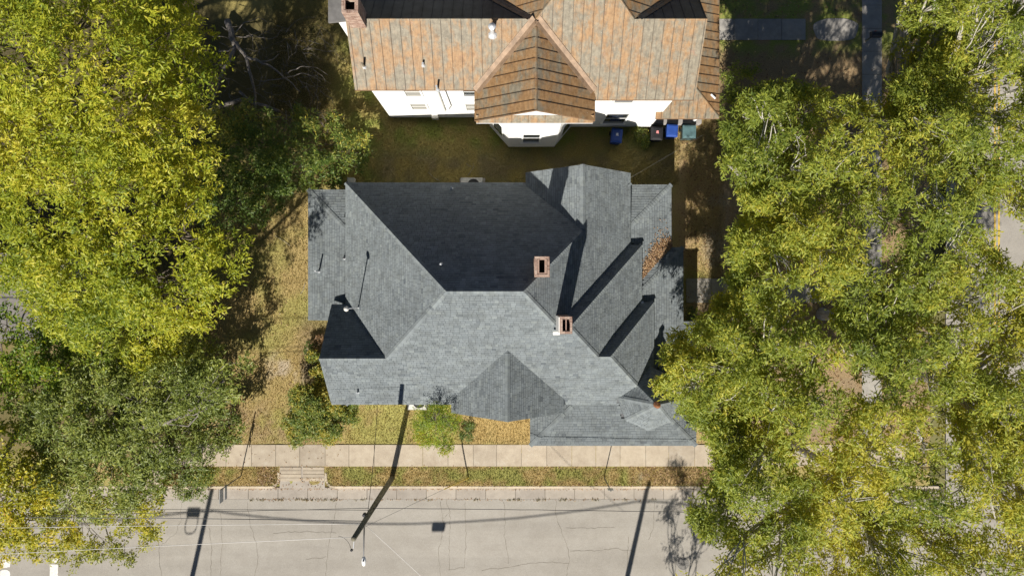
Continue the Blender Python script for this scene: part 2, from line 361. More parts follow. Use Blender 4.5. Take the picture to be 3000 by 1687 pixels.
# worn white markings
def blob(cx, cy, rx, ry, holes=0, seed=0):
    rs = random.Random(seed); m = MB(); n = 26; pts = []
    for k in range(n):
        t = 2 * math.pi * k / n; r = 1 + rs.uniform(-.14, .08); ct, stt = math.cos(t), math.sin(t)
        pts.append((cx + rx * r * math.copysign(abs(ct) ** .6, ct), cy + ry * r * math.copysign(abs(stt) ** .6, stt), ROADZ + .005))
    m.poly(pts); return m
for (a, b_, w, h_, sd) in ((12, 1652, .30, .24, 3), (10, 1684, .34, .26, 4)):
    p = P(a, b_); blob(p.x, p.y, w, h_, seed=sd).build('lane_marking', 'white_paint_worn', road)
def worn_bar(x0, x1, y0, y1, seed):
    rs = random.Random(seed); m = MB(); a = P(x0, y1); b = P(x1, y0); n = 9
    pl = [(a.x + rs.uniform(-.03, .03), a.y + (b.y - a.y) * k / n) for k in range(n + 1)]; pr = [(b.x + rs.uniform(-.03, .03), a.y + (b.y - a.y) * k / n) for k in range(n + 1)]
    for k in range(n):
        if rs.random() < .08: continue
        m.poly([(*pl[k], ROADZ + .005), (*pr[k], ROADZ + .005), (*pr[k + 1], ROADZ + .005), (*pl[k + 1], ROADZ + .005)])
    m.build('stop_line', 'white_paint_worn', road)
worn_bar(141, 166, 1637, 1690, 5); worn_bar(141, 166, 1692, 1800, 6)
cracks = [[(725, 1470), (727, 1500), (735, 1540), (752, 1600), (755, 1640), (745, 1687)], [(532, 1470), (530, 1520), (515, 1560), (470, 1600)], [(612, 1545), (620, 1600), (618, 1687)], [(985, 1470), (978, 1520), (960, 1600), (955, 1687)],
    [(1476, 1470), (1480, 1530), (1478, 1570), (1490, 1650)], [(1629, 1468), (1628, 1508), (1645, 1560), (1665, 1610), (1668, 1640), (1660, 1687)], [(1410, 1670), (1470, 1662), (1550, 1650), (1600, 1645), (1668, 1648)], [(1668, 1612), (1750, 1612), (1810, 1606), (1860, 1616)],
    [(1364, 1470), (1365, 1600), (1362, 1660), (1312, 1668)], [(1318, 1500), (1316, 1670)], [(1918, 1470), (1915, 1540), (1900, 1580)], [(1660, 1545), (1740, 1546), (1800, 1543)], [(648, 1500), (650, 1600), (645, 1687)], [(470, 1540), (465, 1600), (472, 1687)],
    [(1306, 1468), (1318, 1500), (1296, 1520)], [(896, 1636), (935, 1634), (955, 1628)], [(800, 1560), (900, 1556), (985, 1560)], [(1840, 1570), (1838, 1687)], [(1290, 1470), (1300, 1540), (1285, 1610), (1290, 1687)]]
rs = random.Random(4)
for pl in cracks:
    m = MB(); pts = []
    for (a, b_), (c_, d_) in zip(pl[:-1], pl[1:]):
        n = max(2, int(math.hypot(c_ - a, d_ - b_) / 9))
        pts += [(a + (c_ - a) * k / n + rs.uniform(-2.2, 2.2), b_ + (d_ - b_) * k / n + rs.uniform(-2.2, 2.2)) for k in range(n)]
    pts.append(pl[-1]); W = [P(x, y, ROADZ) for x, y in pts]
    for k in range(len(W) - 1):
        d = (W[k + 1] - W[k]); nrm = Vector((-d.y, d.x, 0)).normalized() * rs.uniform(.004, .011); z = Vector((0, 0, .004))
        m.poly([W[k] - nrm + z, W[k + 1] - nrm + z, W[k + 1] + nrm + z, W[k] + nrm + z])
    m.build('crack', 'crack_fill', road)
mh = MB(); c = P(2001, 1650, ROADZ); mh.lathe((c.x, c.y, ROADZ - .05), [(.36, 0), (.36, .058), (.33, .062), (.33, .055), (.02, .055)], 28)
mho = mh.build('manhole_cover', 'iron'); tag(mho, 'round iron manhole cover set in the street', 'manhole cover')
mr = MB()
for k in range(6):
    t = math.pi * k / 6; mr.obox((c.x, c.y, ROADZ + .008), Vector((math.cos(t), math.sin(t), 0)) * .31, Vector((-math.sin(t), math.cos(t), 0)) * .012, Vector((0, 0, .004)))
mr.build('rib', 'iron', mho)
# gutter slabs, kerb, sidewalk slabs
def slabrow(name, xs, y0, y1, ztop, thick, mat, parent, gap=.012, ztop2=None, seed=1):
    rs = random.Random(seed)
    for a, b in zip(xs[:-1], xs[1:]):
        m = MB(); j = rs.uniform(-.006, .006); z0 = ztop + j; z1 = (ztop2 if ztop2 is not None else ztop) + j
        e = .012
        m.prism([(a + gap, y0 + gap, z0), (b - gap, y0 + gap, z0), (b - gap, y1 - gap, z1), (a + gap, y1 - gap, z1)], thick)
        m.build(name, mat, parent)
gb = MB(); gb.box(-40, 25.4, -12.42, -11.70, -.29, -.155); gut = struct(gb.build('gutter', 'crack_fill'), 'concrete gutter strip along the street')
gx = [P(725 + 87.2 * k, 1450).x for k in range(-14, 23)]
slabrow('slab', gx, -12.405, -11.72, -.128, .1, 'gutter_concrete', gut, .014, -.142, 3)
kb = MB(); kb.box(-40, -35, -11.73, -11.60, -.28, .01); kerb = struct(kb.build('kerb', 'curb_concrete'), 'pale concrete kerb along the grass verge')
def kerb_run(pts):
    for a, b in zip(pts[:-1], pts[1:]):
        a = Vector((*a, 0)); b = Vector((*b, 0)); d = (b - a); L = d.length; d.normalize(); n = Vector((-d.y, d.x, 0))
        m = MB(); m.obox((a + b) / 2 + Vector((0, 0, -.125)), d * (L / 2 - .004), n * .065, Vector((0, 0, .145))); m.build('kerb_stone', 'curb_concrete', kerb)
dl, dr_ = P(816, 1430).x, P(955, 1430).x; ky = -11.665
kerb_run([(x, ky) for x in np.linspace(-35, dl - .5, 13)]); kerb_run([(x, ky) for x in np.linspace(dr_ + .5, 25, 22)])
for sx, xc in ((1, dl), (-1, dr_)):
    arc = [(xc - sx * .5 + sx * .5 * math.sin(t), ky + .5 - .5 * math.cos(t)) for t in np.linspace(0, math.pi / 2, 6)]
    kerb_run(arc + [(xc, ky + .85)])
sb = MB(); sb.box(-20.6, 24.3, -10.44, -9.16, -.1, .005); sw = struct(sb.build('sidewalk', 'crack_fill'), 'tan concrete sidewalk of square slabs beside the street')
xs = [P(1457 + 72.0 * k, 1330).x for k in range(-14, 18)]; 
for k in range(len(xs)): xs[k] += random.uniform(-.05, .05)
slabrow('slab', xs, -10.44, -9.16, .035, .09, 'sidewalk_concrete', sw, .011, None, 5)
vb = MB(); vb.box(20.5, 21.65, -9.15, 50, -.1, .005); vs = struct(vb.build('sidewalk', 'crack_fill'), 'grey concrete sidewalk running beside the side street')
ysl = list(np.arange(-9.12, 50, 1.35))
for a, b in zip(ysl[:-1], ysl[1:]):
    m = MB(); z = .035 + random.uniform(-.006, .006); m.box(20.5, 21.65, a + .01, b - .01, -.05, z); m.build('slab', 'grey_concrete', vs)
def walk(name, x0, x1, y0, y1, n, label):
    b = MB(); b.box(x0, x1, y0, y1, -.1, .004); w = struct(b.build(name, 'crack_fill'), label)
    xx = np.linspace(x0, x1, n + 1)
    slabrow('slab', xx, y0, y1, .03, .08, 'grey_concrete', w, .012, None, 8)
walk('path', 10.2, 20.5, -.87, .57, 7, 'concrete front walk from the dark roofed house to the sidewalk')
walk('path', 11.6, 17.2, 14.5, 15.75, 4, 'concrete walk from the rusty roofed house to the sidewalk')
op = MB(); c = P(2448, 88); op.prism([(c.x + 1.30 * math.copysign(abs(math.cos(t)) ** .7, math.cos(t)) * (1 + .05 * math.sin(5 * t)), c.y + .66 * math.copysign(abs(math.sin(t)) ** .7, math.sin(t)), .03) for t in np.linspace(0, 2 * math.pi, 28, endpoint=False)], .08)
struct(op.build('path', 'grey_concrete'), 'rounded pale concrete patch at the end of the walk')
# driveway apron: two concrete slabs with grooves
ab = MB(); ab.box(dl + .07, dr_ - .07, -11.72, -10.45, -.1, .002); ap = struct(ab.build('driveway_apron', 'gutter_concrete'), 'short concrete driveway apron crossing the verge')
mid = P(885, 1400).x
for a, b in ((dl + .10, mid - .05), (mid + .05, dr_ - .10)):
    for k in range(4):
        y0 = -10.47 - .21 * (k + 1); m = MB(); m.box(a, b, y0 + .012, y0 + .21 - .012, -.05, .03 - .004 * k); m.build('slab', 'sidewalk_concrete', ap)
rp = MB(); a = P(425, 1432); b = P(482, 1372); rp.box(a.x, b.x, a.y, b.y, -.05, .03); struct(rp.build('kerb_ramp', 'sidewalk_concrete'), 'concrete corner ramp under the trees')

# ---------------------------------------------------------------- roofs: planes over plan polygons
class Plane:
    def __init__(s, a, b, c): s.a, s.b, s.c = a, b, c
    def z(s, x, y): return s.a + s.b * x + s.c * y
def plx(z0, x0, k): return Plane(z0 - k * x0, k, 0)     # rises with x by k
def ply(z0, y0, k): return Plane(z0 - k * y0, 0, k)
class Comp:
    """one roof body: lowest of its planes over a convex footprint"""
    def __init__(s, planes, foot): s.planes = planes; s.foot = foot
    def faces(s):
        out = []
        for i, p in enumerate(s.planes):
            poly = s.foot
            for j, q in enumerate(s.planes):
                if i != j: poly = clip_half(poly, q.b - p.b, q.c - p.c, q.a - p.a)
                if len(poly) < 3: break
            if len(poly) >= 3 and area2(poly) > .01: out.append((i, p, poly))
        return out
    def h(s, x, y): 
        if not inside((x, y), s.foot): return -99
        return min(p.z(x, y) for p in s.planes)
TAB_W, TAB_E = .30, .145
def tab_tint(): return min(1, max(0, random.gauss(.5, .15)))
def shingle_roof(house, comps, groups, deck_mat, nsep):
    """deck + shingles for every comp; comps: dict name->(Comp, group name)"""
    allc = [c for c, _ in comps]
    roofs = {}
    cand = []
    mbs = {}
    fid = 0
    # faces merged by plane so that coplanar pieces share courses
    by_plane = {}
    for ci, (c, gname) in enumerate(comps):
        for (i, p, poly) in c.faces():
            key = (round(p.a, 3), round(p.b, 3), round(p.c, 3), gname)
            by_plane.setdefault(key, []).append((ci, p, poly))
    decks = {}
    for ci, (c, gname) in enumerate(comps):
        d = decks.setdefault(gname, MB())
        for (i, p, poly) in c.faces():
            off = .03 + .004 * ci
            d.prism([(x, y, p.z(x, y) - off) for x, y in poly], .13)
    for gname, d in decks.items():
        roofs[gname] = d.build(gname, deck_mat, house)
    for key, lst in by_plane.items():
        gname = key[3]; p = lst[0][1]; mb = mbs.setdefault(gname, MB())
        s = math.hypot(p.b, p.c); vx, vy = p.b / s, p.c / s; ux, uy = vy, -vx
        cth = 1 / math.sqrt(1 + s * s); e = TAB_E * cth
        allp = [q for (_, _, po) in lst for q in po]
        us = [x * ux + y * uy for x, y in allp]; vs_ = [x * vx + y * vy for x, y in allp]
        v = min(vs_) - .02; row = 0
        while v < max(vs_):
            u = min(us) - TAB_W * (1 + (.5 if row % 2 else 0)) - random.uniform(0, .04)
            while u < max(us):
                g_ = .005; tw_ = random.choice((.17, .22, .27, .32)); lift = random.choice((0, 0, .007))
                cs = [(u + g_, v), (u + tw_ - g_, v), (u + tw_ - g_, v + e * 1.08), (u + g_, v + e * 1.08)]
                q = [(a * ux + b * vx, a * uy + b * vy) for a, b in cs]
                if area2(q) < 0: q.reverse()
                cx = sum(a for a, _ in q) / 4; cy = sum(b for _, b in q) / 4
                u += tw_
                hid = [any(inside(a, po) for _, _, po in lst) for a in q]
                if not any(hid) and not any(inside((cx, cy), po) for _, _, po in lst):
                    pass
                full = all(hid)
                own = [ci for ci, _, _ in lst]
                zz = p.z(cx, cy)
                if any(allc[k].h(cx, cy) > zz + .12 for k in range(len(allc)) if k not in own): continue
                pieces = [q] if full else [r for r in (clip_conv(q, po) for _, _, po in lst) if len(r) >= 3 and area2(r) > .0008]
                for n_, r in enumerate(pieces):
                    t = tab_tint()
                    top = []
                    for (a, b) in r:
                        vv = ((a * vx + b * vy) - v) / e
                        top.append((a, b, p.z(a, b) + .012 + lift - .006 * vv + .0012 * n_))
                    if full: cand.append((zz, top, t, gname)); continue
                    mb.tint = t; mb.prism(top, .03)
                band = [q] if full else []
            v += e; row += 1
        # ridge and hip caps along convex edges
    cand.sort(key=lambda c: -c[0])
    def two(mb, top, t):
        # lower face of the tab and the darker shadow band below the next course
        a, b, c_, d_ = [Vector(x) for x in top]
        if a.z + b.z > c_.z + d_.z: a, b, c_, d_ = c_, d_, a, b
        if abs(a.z - b.z) > abs(b.z - c_.z): b, c_, d_, a = c_, d_, a, b
        if a.z + b.z > c_.z + d_.z: a, b, c_, d_ = c_, d_, a, b
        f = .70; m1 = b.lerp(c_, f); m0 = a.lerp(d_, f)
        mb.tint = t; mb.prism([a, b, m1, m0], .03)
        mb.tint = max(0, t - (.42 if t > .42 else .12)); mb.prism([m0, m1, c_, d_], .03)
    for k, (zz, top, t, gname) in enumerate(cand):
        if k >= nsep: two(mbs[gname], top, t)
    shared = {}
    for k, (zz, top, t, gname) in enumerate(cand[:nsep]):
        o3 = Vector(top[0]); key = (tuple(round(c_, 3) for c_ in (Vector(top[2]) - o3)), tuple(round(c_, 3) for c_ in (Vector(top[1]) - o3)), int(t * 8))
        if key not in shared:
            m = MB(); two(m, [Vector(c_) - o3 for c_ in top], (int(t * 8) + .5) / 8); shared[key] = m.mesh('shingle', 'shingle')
        o = link('shingle', shared[key], roofs[gname]); o.location = o3
    # caps
    for ci, (c, gname) in enumerate(comps):
        fs = c.faces(); mb = mbs.setdefault(gname, MB())
        for ii in range(len(fs)):
            for jj in range(ii + 1, len(fs)):
                _, p, po = fs[ii]; _, q, qo = fs[jj]
                pts = [a for a in po if any(abs(a[0] - b[0]) + abs(a[1] - b[1]) < 1e-3 for b in qo)]
                if len(pts) < 2: continue
                a, b = max(((x, y) for x in pts for y in pts), key=lambda t: (t[0][0] - t[1][0]) ** 2 + (t[0][1] - t[1][1]) ** 2)
                A = Vector((*a, p.z(*a))); B = Vector((*b, p.z(*b)))
                if A.z > B.z: A, B = B, A
                L = (B - A).length
                if L < .2: continue
                d = (B - A) / L; n = max(1, int(L / .15)); st = L / n
                dp = Vector((d.x, d.y, 0)).normalized(); side = Vector((-dp.y, dp.x, 0))
                for k in range(n):
                    c0 = A + d * st * k; c1 = A + d * st * (k + 1.12)
                    mx, my = (c0.x + c1.x) / 2, (c0.y + c1.y) / 2; mz = (c0.z + c1.z) / 2
                    if any(allc[w].h(mx, my) > mz + .06 for w in range(len(allc)) if w != ci): continue
                    if any(allc[w].h(mx + side.x * e_, my + side.y * e_) > c.h(mx + side.x * e_, my + side.y * e_) + .02 for e_ in (-.2, .2) for w in range(len(allc)) if w != ci and c.h(mx + side.x * e_, my + side.y * e_) > 0): continue
                    mb.tint = min(1, max(0, random.gauss(.62, .18)))
                    for sg in (1, -1):
                        def at(base, w, lift):
                            x, y = base.x + side.x * w * sg, base.y + side.y * w * sg
                            return (x, y, min(p.z(x, y), q.z(x, y)) + lift)
                        qd = [at(c0, 0, .045), at(c0, .125, .04), at(c1, .125, .026), at(c1, 0, .03)]
                        if sg > 0: qd.reverse()
                        if area2([w[:2] for w in qd]) < 0: qd.reverse()
                        mb.prism(qd, .03)
    for gname, mb in mbs.items():
        mb.build('shingles', 'shingle', roofs[gname], kind='stuff')
    return roofs

# ---------------------------------------------------------------- the dark grey shingled house
house = thing('house', (-1, 0, 0), 'rambling house with dark grey shingle roof, two brick chimneys and a small turret', 'house')
ZE = 4.0
pS = ply(ZE, -6.17, .90); pN = ply(ZE, 5.58, -.944); pW = plx(ZE, -8.82, .928); pA = plx(ZE, 6.28, -.94); pB = plx(ZE, 6.887, -.94); pC = plx(ZE, 7.52, -.94)
pNB = ply(ZE, 2.28, -.94); pNC = ply(ZE, -.74, -.94); pWGN = ply(6.41, -3.49, -.92); zr = pA.z(3.5, 0); pNGW = plx(zr, 3.5, .87)
pSGW = plx(6.82, -.217, .85); pSGE = plx(6.82, -.217, -.85)
cMain = Comp([pS, pN, pW, pA], rect(-8.82, 6.28, -6.17, 5.58))
cB = Comp([pS, pB, pNB], rect(1.0, 6.887, -6.17, 2.28)); cC = Comp([pS, pC, pNC], rect(3.0, 7.52, -6.17, -.74))
cWG = Comp([pS, pWGN], rect(-9.557, -3, -6.17, -.87)); cNG = Comp([pA, pNGW], rect(.72, 6.28, .5, 6.08)); cSG = Comp([pSGW, pSGE], rect(-3.19, 2.76, -6.555, -2.9))
PE, PK = 3.3, .24
cP1 = Comp([plx(PE, 8.6, -PK), ply(PE, 5.57, -PK)], rect(5.9, 8.6, -2, 5.57)); cP2 = Comp([plx(PE, 9.24, -PK), ply(PE, 2.2, -PK)], rect(5.9, 9.24, -5, 2.2))
cP3 = Comp([plx(PE, 9.94, -PK), ply(PE, -1.8, -PK), ply(PE, -8.5, PK), plx(PE, .976, PK)], rect(.976, 9.94, -8.5, -1.8))
cP4 = Comp([plx(PE, -11.0, PK), ply(PE, 5.3, -PK)], rect(-11.0, -8.4, -1.74, 5.3))
TC = (7.2, -5.8); TZ = 6.35; TR = 1.68; TE = 4.3
ta = [math.radians(43 + 45 * k) for k in range(8)]; ap_ = TR * math.cos(math.pi / 8); tk = (TZ - TE) / ap_
tpl = []
for k in range(8):
    m_ = ta[k] + math.pi / 8; nx_, ny_ = math.cos(m_), math.sin(m_)
    tpl.append(Plane(TZ + tk * (nx_ * TC[0] + ny_ * TC[1]), -tk * nx_, -tk * ny_))
cT = Comp(tpl, [(TC[0] + TR * math.cos(t), TC[1] + TR * math.sin(t)) for t in ta])
roofs = shingle_roof(house, [(cMain, 'main_roof'), (cB, 'main_roof'), (cC, 'main_roof'), (cWG, 'main_roof'), (cNG, 'main_roof'), (cSG, 'gable_roof'), (cP1, 'porch_roof'), (cP2, 'porch_roof'), (cP3, 'porch_roof'), (cP4, 'side_porch_roof'), (cT, 'turret_roof')], None, 'fascia_dark', 300)
fn = MB(); fn.lathe((TC[0], TC[1], TZ - .12), [(.17, 0), (.15, .08), (.09, .14), (.13, .22), (.15, .30), (.10, .38), (.03, .44), (.01, .58)], 14); fn.build('finial', 'copper', house, True)
# eave fascia boards, walls, windows
def gable_wall(mb, a, b, dvec, zb, z_e, z_p):
    """pentagon wall from a to b (2D) with thickness dvec"""
    m_ = ((a[0] + b[0]) / 2, (a[1] + b[1]) / 2); f = [(a[0], a[1], zb), (b[0], b[1], zb), (b[0], b[1], z_e), (m_[0], m_[1], z_p), (a[0], a[1], z_e)]
    i = len(mb.v); mb.v += f + [(x + dvec[0], y + dvec[1], z) for x, y, z in f]
    mb.face((0 + i, 1 + i, 2 + i, 3 + i, 4 + i)); mb.face((9 + i, 8 + i, 7 + i, 6 + i, 5 + i))
    for k in range(5): mb.face((i + (k + 1) % 5, i + k, i + 5 + k, i + 5 + (k + 1) % 5))
w = MB(); w.box(-8.35, 5.9, -5.75, 5.15, -.05, 3.98); w.box(5.9, 6.45, -5.7, 1.85, -.05, 3.9); w.box(6.45, 7.05, -5.65, -1.15, -.05, 3.86); w.box(-9.15, -8.3, -5.7, -1.3, -.05, 3.9); w.box(1.15, 5.85, 5.1, 5.65, -.05, 3.9); w.box(-2.75, 2.3, -6.15, -5.7, -.05, 3.9)
w.build('wall', 'grey_siding', house)
gw = MB(); gable_wall(gw, (-9.15, -5.7), (-9.15, -1.3), (.2, 0), 3.85, 4.2, 6.15); gw.build('gable_wall', 'grey_siding', house)
gw = MB(); gable_wall(gw, (1.15, 5.65), (5.85, 5.65), (0, -.2), 3.85, 4.15, 6.35); gw.build('gable_wall', 'grey_siding', house)
gw = MB(); gable_wall(gw, (-2.75, -6.15), (2.3, -6.15), (0, .2), 3.85, 4.3, 6.45); gw.build('gable_wall', 'grey_siding', house)
tw = MB(); tw.prism([(TC[0] + 1.38 * math.cos(t), TC[1] + 1.38 * math.sin(t), 4.25) for t in ta], 4.3); tw.build('turret_wall', 'grey_siding', house)
def window(parent, cx, cy, z0, z1, wd, axis, sgn, mat='window_dark'):
    """window with frame, standing proud of a wall facing sgn*axis"""
    m = MB(); t = .03
    def bx(u0, u1, d0, d1, a, b):
        if axis == 'y': m.box(cx + u0, cx + u1, *sorted((cy + sgn * d0, cy + sgn * d1)), a, b)
        else: m.box(*sorted((cx + sgn * d0, cx + sgn * d1)), cy + u0, cy + u1, a, b)
    h = wd / 2
    bx(-h - .1, -h, -.02, .06, z0 - .06, z1 + .1); bx(h, h + .1, -.02, .06, z0 - .06, z1 + .1); bx(-h - .14, h + .14, -.02, .08, z1 + .1, z1 + .2); bx(-h - .14, h + .14, -.02, .11, z0 - .14, z0 - .06)
    o = m.build('window', 'trim_white', parent)
    m = MB(); bx(-h, h, -.02, .012, z0 - .06, z1 + .1); m.build('pane', mat, o)
    m = MB(); bx(-h, h, .0125, .03, (z0 + z1) / 2 - .02, (z0 + z1) / 2 + .02); m.build('sash_bar', 'trim_white', o)
for x in (-7, -4.6): window(house, x, -5.75, 1.3, 2.9, .9, 'y', -1)
for x in (-1.4, .9): window(house, x, -6.15, 1.2, 3.0, .9, 'y', -1)
for x in (-6.5, -4.2, -.6): window(house, x, 5.15, 1.3, 2.9, .9, 'y', 1)
for x in (2.4, 4.6): window(house, x, 5.65, 1.3, 2.9, .9, 'y', 1)
for y in (-4.6, -2.6): window(house, -9.15, y, 1.3, 2.9, .8, 'x', -1)
for y in (3.2,): window(house, 5.9, y, 1.3, 2.9, .9, 'x', 1)
# porch floors and posts
pf = MB(); pf.box(5.91, 8.35, -1.1, 5.3, -.05, .5); pf.box(6.46, 9.0, -4.2, 1.95, -.05, .497); pf.box(1.2, 9.7, -8.25, -5.2, -.05, .494); pf.box(7.06, 9.7, -5.2, -2.1, -.05, .491); pf.build('porch_floor', 'porch_floor', house)
pf = MB(); pf.box(-10.75, -8.36, -1.5, 5.05, -.05, .45); pf.build('porch_floor', 'porch_floor', house)
for (x, y) in [(8.3, 5.2), (8.3, 3.6), (8.95, 1.9), (8.95, -.2), (9.65, -2.1), (9.65, -4.2), (9.65, -6.2), (9.65, -8.2), (7.4, -8.2), (5.2, -8.2), (3.2, -8.2), (1.25, -8.2), (1.25, -6.6), (-10.7, 5.0), (-10.7, 2.9), (-10.7, .7), (-10.7, -1.45)]:
    m = MB(); m.lathe((x, y, .44), [(.11, 0), (.11, .25), (.075, .3), (.09, 1.2), (.075, 2.2), (.11, 2.3), (.11, 2.85)], 10); m.build('porch_post', 'trim_white', house)
st = MB()
for k in range(3): st.box(-10.12 - .0, -9.2, -2.75 + .28 * k, -1.75, -.05, .15 + .14 * k - .002 * k)
st.build('steps', 'grey_concrete', house)
# chimneys with brick courses
def chimney(parent, cx, cy, wx, wy, z0, z1, flues, sep=60, white=None, corbel=.03, tall_mat='brick'):
    core = MB(); t = .1
    zt = z1 - .02
    # hollow core: four mortar walls and a cap slab pierced by flues
    xs_ = sorted(flues); 
    core.box(cx - wx / 2 + .012, cx + wx / 2 - .012, cy - wy / 2 + .012, cy + wy / 2 - .012, z0, z1 - .55)
    ch = core.build('chimney', 'mortar', parent)
    bl, bh = .20, .068; mb = MB(); n_course = int((z1 - z0) / bh); bricks = []
    fx0 = min(f[0] for f in flues); fx1 = max(f[1] for f in flues); fy0 = min(f[2] for f in flues); fy1 = max(f[3] for f in flues)
    for k in range(n_course):
        zt_ = z1 - k * bh; out = corbel if k in (1, 2, 3) else (corbel * .5 if k in (0, 4) else 0)
        X0, X1, Y0, Y1 = cx - wx / 2 - out, cx + wx / 2 + out, cy - wy / 2 - out, cy + wy / 2 + out
        d = .10; off = (k % 2) * .1
        def run(a0, a1, fn):
            a = a0 - off
            while a < a1 - .001:
                lo, hi = max(a, a0), min(a + bl, a1)
                if hi - lo > .02: fn(lo + .005, hi - .005)
                a += bl
        for (ya, yb) in ((Y0, Y0 + d), (Y1 - d, Y1)):
            run(X0, X1, lambda lo, hi: bricks.append((lo, hi, ya + random.uniform(0, .006), yb, zt_ - bh + .005, zt_ - .004 - random.uniform(0, .006), k)))
        for (xa, xb) in ((X0, X0 + d), (X1 - d, X1)):
            run(Y0 + d, Y1 - d, lambda lo, hi: bricks.append((xa + random.uniform(0, .006), xb, lo, hi, zt_ - bh + .005, zt_ - .004 - random.uniform(0, .006), k)))
        if k < 8:   # mortar bed behind the top courses, leaving the flues open
            bed = core2 if k else None
            if k == 0: core2 = MB()
            core2.box(X0 + .008, X0 + d - .003, Y0 + .008, Y1 - .008, zt_ - bh, zt_ - .016); core2.box(X1 - d + .003, X1 - .008, Y0 + .008, Y1 - .008, zt_ - bh, zt_ - .017)
            core2.box(X0 + d - .003, X1 - d + .003, Y0 + .008, Y0 + d - .003, zt_ - bh, zt_ - .0165); core2.box(X0 + d - .003, X1 - d + .003, Y1 - d + .003, Y1 - .008, zt_ - bh, zt_ - .0175)
    core2.build('mortar', 'mortar', ch)
    for (a, b, c_, d_, e_, f_, k) in bricks:
        if k < 3 and sep > 0:
            sep -= 1; m = MB(); m.tint = random.random(); m.box(a, b, c_, d_, e_, f_); m.build('brick', tall_mat, ch)
        else: mb.tint = random.random(); mb.box(a, b, c_, d_, e_, f_)
    mb.build('brickwork', tall_mat, ch, kind='stuff')
    # cap rim around the flues
    X0, X1, Y0, Y1 = cx - wx / 2 + .1, cx + wx / 2 - .1, cy - wy / 2 + .1, cy + wy / 2 - .1; zc = z1 - .03
    cap = MB(); cap.box(X0, fx0, Y0, Y1, zc - .1, zc); cap.box(fx1, X1, Y0, Y1, zc - .1, zc - .002); cap.box(fx0, fx1, Y0, fy0, zc - .1, zc - .001); cap.box(fx0, fx1, fy1, Y1, zc - .1, zc - .003)
    if len(flues) > 1: 
        fs = sorted(flues); cap.box(fs[0][1], fs[1][0], fy0, fy1, zc - .1, zc - .02)
    cap.build('cap', 'brick', ch)
    lin = MB(); lin.box(X0, X1, Y0, Y1, z1 - .56, z1 - .5); lin.build('flue_lining', 'soot', ch)
    if white is not None:
        m = MB(); m.box(*white); m.build('render_coat', 'whitewash', ch)
    return ch
chimney(house, 1.33, .94, .62, .86, 7.9, 10.3, [(1.33 - .13, 1.33 + .11, .94 - .27, .94 + .30)], 60)
chimney(house, 2.40, -1.645, .50, .72, 7.2, 10.2, [(2.40 - .15, 2.40 - .03, -1.645 - .25, -1.645 + .25), (2.40 + .02, 2.40 + .15, -1.645 - .25, -1.645 + .25)], 50, (2.08, 2.148, -2.0, -1.30, 7.4, 9.98))
fl = MB(); a = P(1630, 968, 8.3); fl.obox((a.x + .02, a.y - .14, 8.02), Vector((.16, 0, 0)), Vector((0, .07, .06)), Vector((0, -.015, .02))); fl.build('flashing_plate', 'whitewash', house)
# vent pipes and electric mast on the roof
def vent(x, y, zb, h, r, mat='dark_pipe', boot=True, name='vent_pipe', parent=None):
    m = MB(); m.tube([(x, y, zb - .25), (x, y, zb + h)], r, 10); o = m.build(name, mat, parent or house)
    if boot: b = MB(); b.lathe((x, y, zb - .1), [(r * 2.4, 0), (r * 1.9, .12), (r * 1.15, .2)], 10); b.build('boot', 'galvanized', o)
    return o
def roofz(x, y): return max(c.h(x, y) for c in (cMain, cB, cC, cWG, cNG, cSG, cP1, cP2, cP3, cP4))
for (px_, py_, zg, h) in ((1322, 551, 4.7, .45), (1293, 775, 8.2, .4), (933, 795, 3.6, .8), (1049, 1148, 4.7, .35)):
    p = P(px_, py_, zg); vent(p.x, p.y, roofz(p.x, p.y), h, .045, 'galvanized')
p = P(1010, 756, 3.8); vent(p.x, p.y, roofz(p.x, p.y), .3, .05)
p = P(1050, 900, 4.85); zb = roofz(p.x, p.y); ms = vent(p.x, p.y, zb, 2.7, .035, 'white_pipe', name='service_mast')
m = MB(); m.lathe((p.x, p.y, zb + 2.6), [(.05, 0), (.11, .05), (.13, .14), (.08, .24), (.02, .28)], 12); m.build('weatherhead', 'ac_case', ms)
p = P(1883, 884, 4.0); m = MB(); m.obox((p.x - .03, p.y - .03, 4.06), Vector((.06, .03, 0)), Vector((-.02, .05, 0)), Vector((0, 0, .015))); m.build('flashing_scrap', 'white_pipe', house)

# ---------------------------------------------------------------- the neighbour: white house under a rusty standing seam roof
nb = thing('house', (1, 13, 0), 'white two storey house with rusty standing seam metal roof and bay', 'house')
def metal_face(parent, roofpart, p, poly, mat, w=.46, off=0.0, shift=0.0):
    s = math.hypot(p.b, p.c); vx, vy = p.b / s, p.c / s; ux, uy = vy, -vx
    us = [x * ux + y * uy for x, y in poly]; u = math.floor(min(us) / w) * w + shift - w
    while u < max(us):
        st_ = clip_half(clip_half(poly, ux, uy, -u), -ux, -uy, u + w)
        rib = clip_half(clip_half(poly, ux, uy, -(u + w - .03)), -ux, -uy, u + w)
        u += w
        if len(st_) < 3 or area2(st_) < .004: continue
        m = MB(); m.prism([(x, y, p.z(x, y) + .014 + off) for x, y in st_], .03)
        m.tint = .24
        if len(rib) >= 3 and area2(rib) > .0006: m.prism([(x, y, p.z(x, y) + .055 + off) for x, y in rib], .06)
        m.build('metal_panel', mat, roofpart)
def deck(parent, name, faces, mat='fascia_brown', th=.14):
    d = MB()
    for k, (p, poly) in enumerate(faces): d.prism([(x, y, p.z(x, y) - .02 - .003 * k) for x, y in poly], th)
    return d.build(name, mat, parent)
